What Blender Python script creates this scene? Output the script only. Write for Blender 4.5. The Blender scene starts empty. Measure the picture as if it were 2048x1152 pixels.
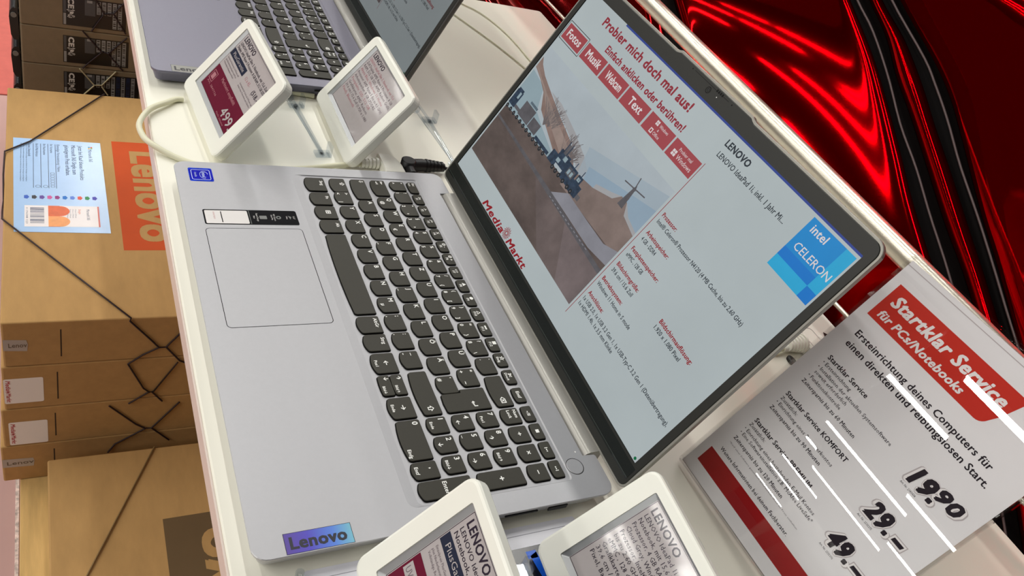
import bpy, bmesh, math, random
from mathutils import Vector, Matrix
from mathutils.geometry import tessellate_polygon
random.seed(7)
PI = math.pi
SC = bpy.context.scene
COL = SC.collection
# ---------------------------------------------------------------- units
# lengths below are millimetres in a frame whose origin is the front left corner
# of the silver laptop's keyboard deck (x right, y to the back, z up)
FLOOR = -749.0
TOP = -15.0          # table top
def W(x, y, z):
    return Vector((x * .001, y * .001, (z - FLOOR) * .001))
# ---------------------------------------------------------------- camera
cam_d = bpy.data.cameras.new('camera')
cam_d.sensor_fit = 'HORIZONTAL'
cam_d.sensor_width = 36.0
cam_d.lens = 1580.317 / 2048 * 36.0
cam_d.clip_start = .01
cam_d.clip_end = 100
cam = bpy.data.objects.new('camera', cam_d)
COL.objects.link(cam)
right = Vector((0.38439144, 0.86498174, 0.32256752))
down = Vector((0.67683016, -0.02643557, -0.73566439))
fwd = Vector((-0.627809, 0.50110653, -0.59560734))
M = Matrix((( right.x, -down.x, -fwd.x, 0), (right.y, -down.y, -fwd.y, 0), (right.z, -down.z, -fwd.z, 0), (0, 0, 0, 1)))
cam.matrix_world = Matrix.Translation(W(570.586, -84.542, 389.115)) @ M
SC.camera = cam
# ---------------------------------------------------------------- world and exposure
wd = bpy.data.worlds.new('hall_air')
SC.world = wd
wd.use_nodes = True
wd.node_tree.nodes['Background'].inputs[0].default_value = (1.0, .97, .92, 1)
wd.node_tree.nodes['Background'].inputs[1].default_value = .06
SC.view_settings.view_transform = 'Standard'
SC.view_settings.look = 'None'
SC.view_settings.exposure = 0.28
SC.view_settings.gamma = 1.0
SC.view_settings.use_curve_mapping = False
LAMP_RADIANCE = 38.0

# ---------------------------------------------------------------- materials
def lin(c):
    return tuple((v / 255 / 12.92) if v / 255 <= .04045 else ((v / 255 + .055) / 1.055) ** 2.4 for v in c)
MATS = {}
def mat(name, rgb, rough=.5, metal=0., spec=.5, noise=0., nscale=40., stretch=(1, 1, 1), bump=0., coat=0., emit=0.):
    if name in MATS: return MATS[name]
    m = bpy.data.materials.new(name); m.use_nodes = True
    nt = m.node_tree; b = nt.nodes['Principled BSDF']
    c = lin(rgb)
    b.inputs['Base Color'].default_value = (*c, 1)
    b.inputs['Roughness'].default_value = rough
    b.inputs['Metallic'].default_value = metal
    b.inputs['Specular IOR Level'].default_value = spec
    if coat:
        b.inputs['Coat Weight'].default_value = coat
        b.inputs['Coat Roughness'].default_value = .03
    if emit:
        b.inputs['Base Color'].default_value = (0, 0, 0, 1)
        b.inputs['Emission Color'].default_value = (*c, 1)
        b.inputs['Emission Strength'].default_value = emit
    if noise or bump:
        tc = nt.nodes.new('ShaderNodeTexCoord'); mp = nt.nodes.new('ShaderNodeMapping')
        mp.inputs['Scale'].default_value = stretch
        nz = nt.nodes.new('ShaderNodeTexNoise'); nz.inputs['Scale'].default_value = nscale; nz.inputs['Detail'].default_value = 6
        nz.inputs['Roughness'].default_value = .6
        nt.links.new(tc.outputs['Object'], mp.inputs[0]); nt.links.new(mp.outputs[0], nz.inputs['Vector'])
        if noise:
            rp = nt.nodes.new('ShaderNodeValToRGB')
            rp.color_ramp.elements[0].position = .3; rp.color_ramp.elements[1].position = .7
            rp.color_ramp.elements[0].color = (*[v * (1 - noise) for v in c], 1)
            rp.color_ramp.elements[1].color = (*[min(1, v * (1 + noise)) for v in c], 1)
            nt.links.new(nz.outputs['Fac'], rp.inputs[0])
            nt.links.new(rp.outputs[0], b.inputs['Emission Color' if emit else 'Base Color'])
        if bump:
            bp = nt.nodes.new('ShaderNodeBump'); bp.inputs['Strength'].default_value = bump; bp.inputs['Distance'].default_value = .001
            nt.links.new(nz.outputs['Fac'], bp.inputs['Height']); nt.links.new(bp.outputs[0], b.inputs['Normal'])
    MATS[name] = m
    return m
def clear_plastic(name, tint=(1, 1, 1), ior=1.49, rough=.0):
    if name in MATS: return MATS[name]
    m = bpy.data.materials.new(name); m.use_nodes = True
    nt = m.node_tree; nt.nodes.remove(nt.nodes['Principled BSDF'])
    lw = nt.nodes.new('ShaderNodeLayerWeight'); lw.inputs['Blend'].default_value = .5
    pw = nt.nodes.new('ShaderNodeMath'); pw.operation = 'POWER'; pw.inputs[1].default_value = 5.0
    fr = nt.nodes.new('ShaderNodeMath'); fr.operation = 'MULTIPLY_ADD'
    r0 = ((ior - 1) / (ior + 1)) ** 2; fr.inputs[1].default_value = 1 - r0; fr.inputs[2].default_value = r0
    nt.links.new(lw.outputs['Facing'], pw.inputs[0]); nt.links.new(pw.outputs[0], fr.inputs[0])
    tr = nt.nodes.new('ShaderNodeBsdfTransparent'); tr.inputs[0].default_value = (*tint, 1)
    gl = nt.nodes.new('ShaderNodeBsdfGlossy'); gl.inputs['Roughness'].default_value = rough
    mx = nt.nodes.new('ShaderNodeMixShader')
    nt.links.new(fr.outputs[0], mx.inputs[0]); nt.links.new(tr.outputs[0], mx.inputs[1]); nt.links.new(gl.outputs[0], mx.inputs[2])
    nt.links.new(mx.outputs[0], nt.nodes['Material Output'].inputs[0])
    MATS[name] = m
    return m
def grad_mat(name, c0, c1, axis, lo, hi, rough=.4, spec=.5, mids=()):
    """a colour blend along one object axis (metres)"""
    if name in MATS: return MATS[name]
    m = mat(name, c0, rough, spec=spec); nt = m.node_tree; b = nt.nodes['Principled BSDF']
    tc = nt.nodes.new('ShaderNodeTexCoord'); sp = nt.nodes.new('ShaderNodeSeparateXYZ'); mr = nt.nodes.new('ShaderNodeMapRange')
    mr.inputs['From Min'].default_value = lo; mr.inputs['From Max'].default_value = hi
    rp = nt.nodes.new('ShaderNodeValToRGB')
    rp.color_ramp.elements[0].color = (*lin(c0), 1); rp.color_ramp.elements[1].color = (*lin(c1), 1)
    for pos, c in mids:
        e = rp.color_ramp.elements.new(pos); e.color = (*lin(c), 1)
    nt.links.new(tc.outputs['Object'], sp.inputs[0]); nt.links.new(sp.outputs['XYZ'.index(axis)], mr.inputs['Value'])
    nt.links.new(mr.outputs[0], rp.inputs[0]); nt.links.new(rp.outputs[0], b.inputs['Base Color'])
    return m

# ---------------------------------------------------------------- text outlines
TXT = {}
def glyphs(s, bold=0., shear=0., res=2):
    k = (s, bold, shear, res)
    if k not in TXT:
        c = bpy.data.curves.new('t', 'FONT'); c.body = s; c.resolution_u = res; c.shear = shear; c.space_character = 1 + bold * 1.6
        o = bpy.data.objects.new('t', c); me = o.to_mesh()
        vs = [(v.co.x, v.co.y) for v in me.vertices]; fs = [tuple(p.vertices) for p in me.polygons]
        o.to_mesh_clear(); bpy.data.objects.remove(o); bpy.data.curves.remove(c)
        TXT[k] = (vs, fs)
    return TXT[k]

# ---------------------------------------------------------------- mesh builder
def rrect(x0, x1, y0, y1, r, n=5):
    if not isinstance(r, (tuple, list)): r = (r,) * 4          # corners: x1y1, x0y1, x0y0, x1y0
    pts = []
    for (cx, cy, a0, rr) in ((x1 - r[0], y1 - r[0], 0, r[0]), (x0 + r[1], y1 - r[1], 90, r[1]), (x0 + r[2], y0 + r[2], 180, r[2]), (x1 - r[3], y0 + r[3], 270, r[3])):
        for i in range(n + 1):
            a = math.radians(a0 + 90 * i / n); pts.append((cx + rr * math.cos(a), cy + rr * math.sin(a)))
    return pts
def inset(pts, d):
    """move a CCW outline inwards by d (mitred)"""
    n = len(pts); out = []
    for i in range(n):
        p, a, b = Vector(pts[i]), Vector(pts[i - 1]), Vector(pts[(i + 1) % n])
        e1 = (p - a); e2 = (b - p)
        if e1.length < 1e-9: e1 = e2
        if e2.length < 1e-9: e2 = e1
        e1.normalize(); e2.normalize()
        n1 = Vector((-e1.y, e1.x)); n2 = Vector((-e2.y, e2.x)); m = n1 + n2
        if m.length < 1e-6: m = n1
        m.normalize(); k = max(.5, m.dot(n1)); q = p + m * (d / k)
        out.append((q.x, q.y))
    return out
class MB:
    def __init__(s): s.v = []; s.f = []; s.mi = []; s.sm = []; s.mats = []
    def m(s, material):
        if material not in s.mats: s.mats.append(material)
        return s.mats.index(material)
    def add(s, vs, fs, material, smooth=False):
        b = len(s.v); k = s.m(material)
        s.v += [tuple(v) for v in vs]
        for f in fs: s.f.append(tuple(b + i for i in f)); s.mi.append(k); s.sm.append(smooth)
    def box(s, x0, x1, y0, y1, z0, z1, material, bev=0.):
        if bev: return s.loft(rrect(x0, x1, y0, y1, bev, 2), [(bev * .6, z0), (0, z0 + bev * .6), (0, z1 - bev * .6), (bev * .6, z1)], material)
        v = [(x, y, z) for z in (z0, z1) for (x, y) in ((x0, y0), (x1, y0), (x1, y1), (x0, y1))]
        s.add(v, [(3, 2, 1, 0), (4, 5, 6, 7), (0, 1, 5, 4), (1, 2, 6, 5), (2, 3, 7, 6), (3, 0, 4, 7)], material)
    def loft(s, outline, levels, material, topmat=None, smooth=False, cap0=True, cap1=True, T=None):
        """levels: (inset, z) from bottom to top; outline CCW"""
        n = len(outline); rings = [[(x, y, z) for x, y in (inset(outline, d) if d else outline)] for d, z in levels]
        if T: rings = [[T(*p) for p in r] for r in rings]
        v = [p for r in rings for p in r]; f = []
        for k in range(len(rings) - 1):
            for i in range(n):
                j = (i + 1) % n; f.append((k * n + i, k * n + j, (k + 1) * n + j, (k + 1) * n + i))
        s.add(v, f, material, smooth)
        if cap0: s.add(rings[0], [tuple(range(n - 1, -1, -1))], material)
        if cap1: s.add(rings[-1], [tuple(range(n))], topmat or material)
    def holed(s, outer, holes, z, material, T=None, flip=False):
        loops = [[Vector((x, y, 0)) for x, y in L] for L in [outer] + holes]
        tri = tessellate_polygon(loops); pts = [p for L in loops for p in L]
        v = [(p.x, p.y, z) for p in pts]
        if T: v = [T(*p) for p in v]
        fs = []
        for t in tri:
            a, b, c = (pts[i] for i in t)
            ccw = (b - a).cross(c - a).z > 0
            fs.append(tuple(t) if ccw != flip else tuple(reversed(t)))
        s.add(v, fs, material)
    def walls(s, loop, z0, z1, material, T=None, d0=0, d1=0):
        a = [(x, y, z0) for x, y in (inset(loop, d0) if d0 else loop)]; b = [(x, y, z1) for x, y in (inset(loop, d1) if d1 else loop)]
        if T: a = [T(*p) for p in a]; b = [T(*p) for p in b]
        n = len(loop); s.add(a + b, [(i, (i + 1) % n, n + (i + 1) % n, n + i) for i in range(n)], material)
    def tube(s, pts, r, material, n=8, caps=True):
        P = [Vector(p) for p in pts]; rs = r if isinstance(r, (list, tuple)) else [r] * len(P)
        rings = []; prev = None
        for i, p in enumerate(P):
            t = (P[min(i + 1, len(P) - 1)] - P[max(i - 1, 0)])
            if t.length < 1e-9: t = Vector((0, 0, 1))
            t.normalize()
            if prev is None:
                a = Vector((0, 0, 1)) if abs(t.z) < .9 else Vector((1, 0, 0))
                u = t.cross(a).normalized()
            else:
                u = (prev - t * prev.dot(t)).normalized()
            prev = u; w = t.cross(u)
            rings.append([p + (u * math.cos(2 * PI * k / n) + w * math.sin(2 * PI * k / n)) * rs[i] for k in range(n)])
        v = [q for R_ in rings for q in R_]; f = []
        for i in range(len(P) - 1):
            for k in range(n):
                f.append((i * n + k, i * n + (k + 1) % n, (i + 1) * n + (k + 1) % n, (i + 1) * n + k))
        s.add(v, f, material, True)
        if caps: s.add(rings[0], [tuple(range(n - 1, -1, -1))], material); s.add(rings[-1], [tuple(range(n))], material)
    def prism(s, prof, x0, x1, material, smooth=False):
        """profile of (y, z), extruded along x"""
        n = len(prof); v = [(x0, y, z) for y, z in prof] + [(x1, y, z) for y, z in prof]
        s.add(v, [(i, (i + 1) % n, n + (i + 1) % n, n + i) for i in range(n)], material, smooth)
        s.add([(x0, y, z) for y, z in prof], [tuple(range(n - 1, -1, -1))], material); s.add([(x1, y, z) for y, z in prof], [tuple(range(n))], material)
    def build(s, name, parent=None):
        me = bpy.data.meshes.new(name)
        me.from_pydata([(x * .001, y * .001, z * .001) for x, y, z in s.v], [], s.f)
        for k in s.mats: me.materials.append(k)
        me.polygons.foreach_set('material_index', s.mi); me.polygons.foreach_set('use_smooth', s.sm)
        bm = bmesh.new(); bm.from_mesh(me)
        bmesh.ops.remove_doubles(bm, verts=bm.verts, dist=1e-7) if False else None
        bm.to_mesh(me); bm.free(); me.update()
        o = bpy.data.objects.new(name, me); COL.objects.link(o)
        if parent: o.parent = parent
        return o
class Plane:
    """printing on a plane of a mesh builder: u right, v up"""
    def __init__(s, mb, T, step=.06): s.mb = mb; s.T = T; s.step = step
    def poly(s, pts, material, layer=1):
        n = len(pts); a = sum(pts[i][0] * pts[(i + 1) % n][1] - pts[(i + 1) % n][0] * pts[i][1] for i in range(n))
        if a < 0: pts = pts[::-1]
        s.mb.add([s.T(u, v, layer * s.step) for u, v in pts], [tuple(range(n))], material)
    def rect(s, u0, u1, v0, v1, material, layer=1, r=0):
        s.poly(rrect(u0, u1, v0, v1, r, 4) if r else [(u0, v0), (u1, v0), (u1, v1), (u0, v1)], material, layer)
    def ring(s, u0, u1, v0, v1, w, material, layer=1, r=0):
        if r:
            a = rrect(u0, u1, v0, v1, r, 4); b = inset(a, w); n = len(a)
            s.mb.add([s.T(u, v, layer * s.step) for u, v in a + b], [(i, (i + 1) % n, n + (i + 1) % n, n + i) for i in range(n)], material); return
        s.rect(u0, u1, v0, v0 + w, material, layer); s.rect(u0, u1, v1 - w, v1, material, layer)
        s.rect(u0, u0 + w, v0 + w, v1 - w, material, layer); s.rect(u1 - w, u1, v0 + w, v1 - w, material, layer)
    def disc(s, u, v, r, material, layer=1, n=20, ry=None):
        s.poly([(u + r * math.cos(2 * PI * i / n), v + (ry or r) * math.sin(2 * PI * i / n)) for i in range(n)], material, layer)
    def arc(s, u, v, r0, r1, a0, a1, material, layer=1, n=16, ey=1.):
        P = []
        for i in range(n + 1):
            a = math.radians(a0 + (a1 - a0) * i / n); P.append((math.cos(a), math.sin(a) * ey))
        vs = [s.T(u + r0 * x, v + r0 * y, layer * s.step) for x, y in P] + [s.T(u + r1 * x, v + r1 * y, layer * s.step) for x, y in P]
        s.mb.add(vs, [(i, n + 1 + i, n + 2 + i, i + 1) for i in range(n)], material)
    def line(s, pts, w, material, layer=1):
        for (a, b) in zip(pts, pts[1:]):
            a = Vector(a); b = Vector(b); d = b - a
            if d.length < 1e-6: continue
            q = Vector((-d.y, d.x)).normalized() * w / 2
            s.poly([tuple(a - q), tuple(b - q), tuple(b + q), tuple(a + q)], material, layer)
    def text(s, body, u, v, cap, material, u1=None, layer=2, bold=0., shear=0., align='L', wide=None, rot=0, res=2):
        vs, fs = glyphs(body, bold, shear, res)
        if not vs: return
        k = cap / .682; x0 = min(a for a, _ in vs); x1 = max(a for a, _ in vs)
        kx = (u1 - u) / (x1 - x0) if u1 is not None else k * (wide or 1.)
        off = u - x0 * kx
        if align == 'C': off = u - (x0 + x1) / 2 * kx
        if align == 'R': off = u - x1 * kx
        c, sn = math.cos(rot), math.sin(rot)
        # heavier letters: the same outline printed again with small shifts
        g = bold * k; kk = min(kx / k, 1)
        sh = [(0, 0)] if not bold else [(-g * kk, 0), (g * kk, 0), (0, g * .8), (0, -g * .8)]
        if bold > .1: sh = [(g * math.cos(PI * i / 6) * .62, g * math.sin(PI * i / 6) * .62) for i in range(12)]
        elif bold > .03: sh = [(g * kk * i, g * .8 * j) for i in (-1, 0, 1) for j in (-1, 1)]
        for ci, (dx, dy) in enumerate(sh):
            out = []; lz = layer + ci * .9 / len(sh)
            for a, b in vs:
                p, q = off + a * kx - u + dx, b * k + dy
                out.append(s.T(u + p * c - q * sn, v + p * sn + q * c, lz * s.step))
            s.mb.add(out, fs, material)
def tag(o, label=None, cat=None, group=None, kind=None):
    if label: o['label'] = label
    if cat: o['category'] = cat
    if group: o['group'] = group
    if kind: o['kind'] = kind
    return o
def thing(name, loc, label, cat, group=None, rz=0.):
    o = bpy.data.objects.new(name, None); o.empty_display_size = .02; COL.objects.link(o)
    o.location = W(*loc); o.rotation_euler = (0, 0, rz)
    return tag(o, label, cat, group)

# ================================================================ SETTING
mb = MB(); f_mat = mat('floor_tile', (196, 158, 152), .35, noise=.06, nscale=6)
mb.add([(-9000, -9000, 0), (7000, -9000, 0), (7000, 6000, 0), (-9000, 6000, 0)], [(0, 1, 2, 3)], f_mat)
fl = mb.build('floor'); tag(fl, 'pinkish grey shop floor seen past the edge of the pallet', 'floor', kind='structure')
mb = MB(); c_mat = mat('ceiling_paint', (58, 56, 54), .9, noise=.05, nscale=3)
mb.add([(-20000, -14000, 3290), (9000, -14000, 3290), (9000, 6000, 3290), (-20000, 6000, 3290)], [(3, 2, 1, 0)], c_mat)
ce = mb.build('ceiling'); tag(ce, 'dark hall ceiling above the shop tables', 'ceiling', kind='structure')

# ---------------------------------------------------------------- ceiling lamps
lamp_body = mat('lamp_housing', (215, 215, 210), .4, noise=.02)
LAMP_N = 0
def ceiling_lamp(x, y, length=1200, turn=0., width=90):
    t = thing('ceiling_lamp', (x, y, 2500 - 8), 'long tube lamp under the dark ceiling, some mirrored as streaks, others added for light', 'lamp', 'tube lamps under the ceiling', rz=turn)
    b = MB(); b.box(-length / 2 - 20, length / 2 + 20, -width / 2 - 12, width / 2 + 12, 8, 49, lamp_body, 5)
    b.build('housing', t)
    d = bpy.data.lights.new('tube_light', 'AREA'); d.shape = 'RECTANGLE'; d.size = length * .001; d.size_y = width * .001
    d.energy = LAMP_RADIANCE * PI * d.size * d.size_y; d.color = (1.0, .985, .935)
    L = bpy.data.objects.new('tube_light', d); COL.objects.link(L); L.parent = t; L.location = (0, 0, .004)
    return t
seen = [(40, -4340, 1200, 105), (-765, -5210, 640, 95), (-930, -7098, 1130, 90), (-930, -8575, 1100, 90), (150, -6700, 1220, 90), (240, -8131, 1200, 90),
        (-1590, -8000, 200, 90), (-1627, -9327, 660, 90), (-1840, -10165, 600, 90), (-2050, -11300, 740, 90), (-3000, -6590, 400, 90), (-2810, -6220, 460, 90), (-1860, -5370, 300, 90)]
for x, y, l, w in seen: ceiling_lamp(x, y, l, 0, w)
for y in (-2600, -1200, 200, 1600, 3000):  # unseen rows added over and behind the table for overall light
    for x in (-4600, -2900, -1200): ceiling_lamp(x, y)
for x, l in ((-2620, 1140), (-1690, 680)): ceiling_lamp(x, -4340, l, 0, 60)  # rows here and below added for the streaks mirrored in the red body
for x, l in ((-2560, 1180), (-1690, 520)): ceiling_lamp(x, -5210, l, 0, 60)
ceiling_lamp(-5200, -4340); ceiling_lamp(-5200, -5600)
for y in (-3000, -4200, -5400, -6600):  # unseen lamps added to brighten the sign sheet
    for x in (1500, 2800): ceiling_lamp(x, y)
for y in (-7098, -8575):  # more unseen lamps, added for light on upright faces
    for x in (-4600, -6000): ceiling_lamp(x, y)
ceiling_lamp(500, -3000)
ceiling_lamp(400, -1500)
for x, y, l in ((-16100, -10570, 560), (-15350, -10220, 800), (-14270, -9500, 640), (-12400, -8100, 500)): ceiling_lamp(x, y, l, PI / 2)

# ================================================================ RED BACKDROP, RAIL, TABLE
red = mat('red_lacquer', (158, 0, 3), .06, metal=.94, spec=0.)
seal = mat('black_rubber_seal', (7, 4, 4), .7, spec=.08, noise=.1)
trim_grey = mat('grey_trim_line', (92, 76, 76), .4, noise=.05)
def Pp(x, z, bulge=0.):
    """a point of the leaning red panel that covers (x, z) of the upright plane y=680 as the customer sees it"""
    cx, cy, cz = 570.586, -84.542, 389.115
    t0 = math.tan(math.radians(PANEL_TILT)); d = Vector((x - cx, 680 - cy, z - cz))
    k = (665 + (cz + 90) * t0 - cy) / (d.y - d.z * t0)
    n = Vector((0, -math.cos(math.radians(PANEL_TILT)), math.sin(math.radians(PANEL_TILT))))
    X = min(max(x, -480), 420) / 300; S = (min(max(z, -140), 300) - 100) / 150
    h = sum(c * X ** i * S ** j for c, (i, j) in zip(SHELL, SHELL_T))
    p = Vector((cx, cy, cz)) + d * (k + h / d.dot(n))
    return p + n * bulge
PANEL_TILT = 25
PR, PB, PW = 4, 0, 9.
# curvature of the red body, shaped so the lamp streaks fall in place (mm over a 300 x 150 mm grid)
SHELL = (-34.984, 4.752, -2.233, 7.129, 30.822, 7.805, 15.618, -14.209, -3.594, 3.194, 0.329)
SHELL_T = ((1, 0), (0, 1), (2, 0), (1, 1), (0, 2), (3, 0), (2, 1), (1, 2), (0, 3), (4, 0), (3, 1))
def curve(pts, t):
    n = len(pts) - 1; f = min(max(t, 0), .99999) * n; i = int(f); u = f - i
    P = lambda k: Vector(pts[min(max(k, 0), n)])
    a, b, c, d = P(i - 1), P(i), P(i + 1), P(i + 2)
    return .5 * ((2 * b) + (c - a) * u + (2 * a - 5 * b + 4 * c - d) * u * u + (3 * b - a - 3 * c + d) * u ** 3)
b1l = [(-256, 310), (-116, 258), (-46, 225), (14, 196), (60, 169), (113, 135), (158, 105), (205, 77), (238, 59), (330, 0), (470, -110), (560, -200)]
b1m = [(-248, 314), (-108, 262), (-38, 229), (1, 213), (49, 186), (96, 155), (139, 132), (183, 105), (246, 68), (345, 2), (485, -110), (580, -200)]
b1r = [(-234, 320), (-94, 268), (-24, 235), (20, 215), (56, 191), (98, 168), (146, 140), (202, 107), (266, 72), (365, 4), (505, -110), (600, -200)]
b2l = [(-219, 327), (-79, 275), (-9, 242), (42, 223), (90, 198), (128, 175), (170, 151), (224, 119), (286, 82), (390, 14), (530, -110), (620, -200)]
b2m = [(-209, 332), (-69, 280), (1, 247), (72, 220), (100, 206), (135, 186), (175, 160), (229, 129), (300, 85), (410, 14), (550, -110), (640, -200)]
b2r = [(-200, 336), (-60, 284), (10, 251), (80, 224), (118, 206), (150, 186), (219, 139), (260, 114), (333, 66), (440, 0), (575, -110), (660, -200)]
farL = [(-1500, 420), (-1500, 360), (-1500, 300), (-1500, 230), (-1500, 180), (-1500, 135), (-1500, 90), (-1500, 40), (-1500, -20), (-1500, -90), (-1500, -150), (-1500, -200)]
farR = [(300, 520), (400, 460), (480, 420), (600, 330), (640, 280), (670, 240), (700, 200), (760, 130), (840, 60), (900, 0), (980, -110), (1060, -200)]
t = thing('red_display_stand', (0, 800, FLOOR), 'glossy red curved display body with black seals behind the silver rail', 'display stand')
R0 = Vector((0, 800, FLOOR))
def sheet(c0, c1, roll0, roll1, belly, name, material, nu=28, nv=30, waves=0., wide=9.):
    b = MB(); vs = []
    for i in range(nv + 1):
        a = curve(c0, i / nv); c = curve(c1, i / nv)
        for j in range(nu + 1):
            s_ = j / nu; q = a.lerp(c, s_)
            w = (a - c).length
            e0 = s_ * w; e1 = (1 - s_) * w
            h = belly * math.sin(PI * s_) - (roll0 * math.exp(-e0 / 9.) if roll0 else 0) - (roll1 * math.exp(-e1 / wide) if roll1 else 0)
            h += waves * math.sin(s_ * 5.2 + i / nv * 2.1)
            vs.append(Pp(q.x, q.y, h) - R0)
    fs = [(i * (nu + 1) + j, (i + 1) * (nu + 1) + j, (i + 1) * (nu + 1) + j + 1, i * (nu + 1) + j + 1) for i in range(nv) for j in range(nu)]
    b.add(vs, fs, material, True)
    # thickness: a second skin 12 mm behind
    n = Vector((0, .94, -.34)) * 12
    k = len(vs); b.add([v + n for v in vs], [tuple(reversed(f)) for f in fs], material, True)
    return b.build(name, t)
b0l = [(-760, 295), (-640, 232), (-540, 180), (-450, 132), (-352, 81), (-300, 54), (-250, 28), (-180, -12), (-100, -60), (-20, -110), (60, -160), (140, -205)]
b0r = [(-720, 312), (-600, 248), (-500, 196), (-410, 148), (-318, 100), (-266, 73), (-216, 46), (-148, 6), (-70, -44), (10, -96), (90, -150), (170, -200)]
sheet(farL, b0l, 0, 7, 0, 'red_shell', red, 40, 40)
sheet(b0l, b0r, 0, 0, -6, 'rubber_seal', seal, 6, 40)
sheet(b0r, b1l, 4, PR, PB, 'red_shell', red, 140, 80, 0, PW)
sheet(b1r, b2l, 4, 6, 3, 'red_shell', red, 14, 40)
sheet(b2r, farR, 5, 0, 0, 'red_shell', red, 30, 40)
sheet(b1l, b1r, 0, 0, -6, 'rubber_seal', seal, 6, 40)
sheet(b2l, b2r, 0, 0, -6, 'rubber_seal', seal, 6, 40)
for c in (b1m, b2m):
    b = MB(); b.tube([Pp(*curve(c, i / 40), -1.5) - R0 for i in range(41)], 1.4, trim_grey, 6); b.build('trim_strip', t)
b = MB(); b.box(-1400, 1000, -40, 60, 0, 480, seal); b.build('plinth', t)

steel = mat('satin_rail_steel', (220, 214, 198), .3, metal=.75)
t = thing('barrier_rail', (0, 605, FLOOR), 'silver round rail running behind the table in front of the red panel', 'rail')
b = MB(); z0 = 101 - FLOOR
b.tube([(-700, 0, z0 + 16), (-144, 0, z0 - 1), (233, 0, z0 - 12), (900, 0, z0 - 32)], 11, steel, 20); b.build('top_tube', t)
b = MB(); b.tube([(-700, -3, -6 - FLOOR), (900, -3, 13 - FLOOR)], 2.5, steel, 8); b.build('lower_bar', t)
for x in (-690, 890):
    b = MB(); b.tube([(x, 0, 0), (x, 0, z0 + (16 if x < 0 else -32))], 11, steel, 16); b.build('post', t)

white_lam = mat('white_laminate', (242, 240, 226), .28, spec=.35, noise=.012, nscale=9)
edge_lam = mat('table_edge_band', (222, 206, 196), .35, noise=.02)
t = thing('display_table', (200, 287, FLOOR), 'white shop table that carries both open laptops', 'table')
b = MB(); dx, dy = -200, -287
x0, x1, y0, y1 = -484 + dx, 1000 + dx, -9 + dy, 586 + dy; zt = TOP - FLOOR
b.loft(rrect(x0, x1, y0, y1, 5, 3), [(0, zt - 18), (0, zt - 1.2), (.4, zt - .4), (1.2, zt)], white_lam); b.build('tabletop', t)
b = MB(); b.box(x0, x1, y0 - 1.4, y0 - .02, zt - 18, zt - 1.0, edge_lam, .4); b.build('edge_band', t)
for xx in (x0 + 30, x1 - 60):
    b = MB(); b.box(xx, xx + 30, 90, 280, 0, zt - 18.02, white_lam, 1.5); b.build('leg_panel', t)

# ================================================================ LAPTOPS
key_top = mat('key_plastic', (54, 52, 44), .55, spec=.35, noise=.03, nscale=400)
key_side = mat('key_side_shaded', (22, 21, 18), .6, spec=.2, noise=.02)  # key plastic darkened; the shade under the keys is in the colour
legend = mat('key_legend_white', (250, 250, 246), .6, noise=.01)
black_gap = mat('dark_gap', (14, 14, 13), .7, spec=.2, noise=.02)
bezel_m = mat('bezel_plastic', (40, 41, 38), .38, spec=.4, noise=.02, nscale=300)
chin_m = mat('chin_plastic', (24, 28, 27), .25, spec=.45, noise=.02, nscale=200)
port_m = mat('port_black', (12, 12, 12), .5, noise=.02)

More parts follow.
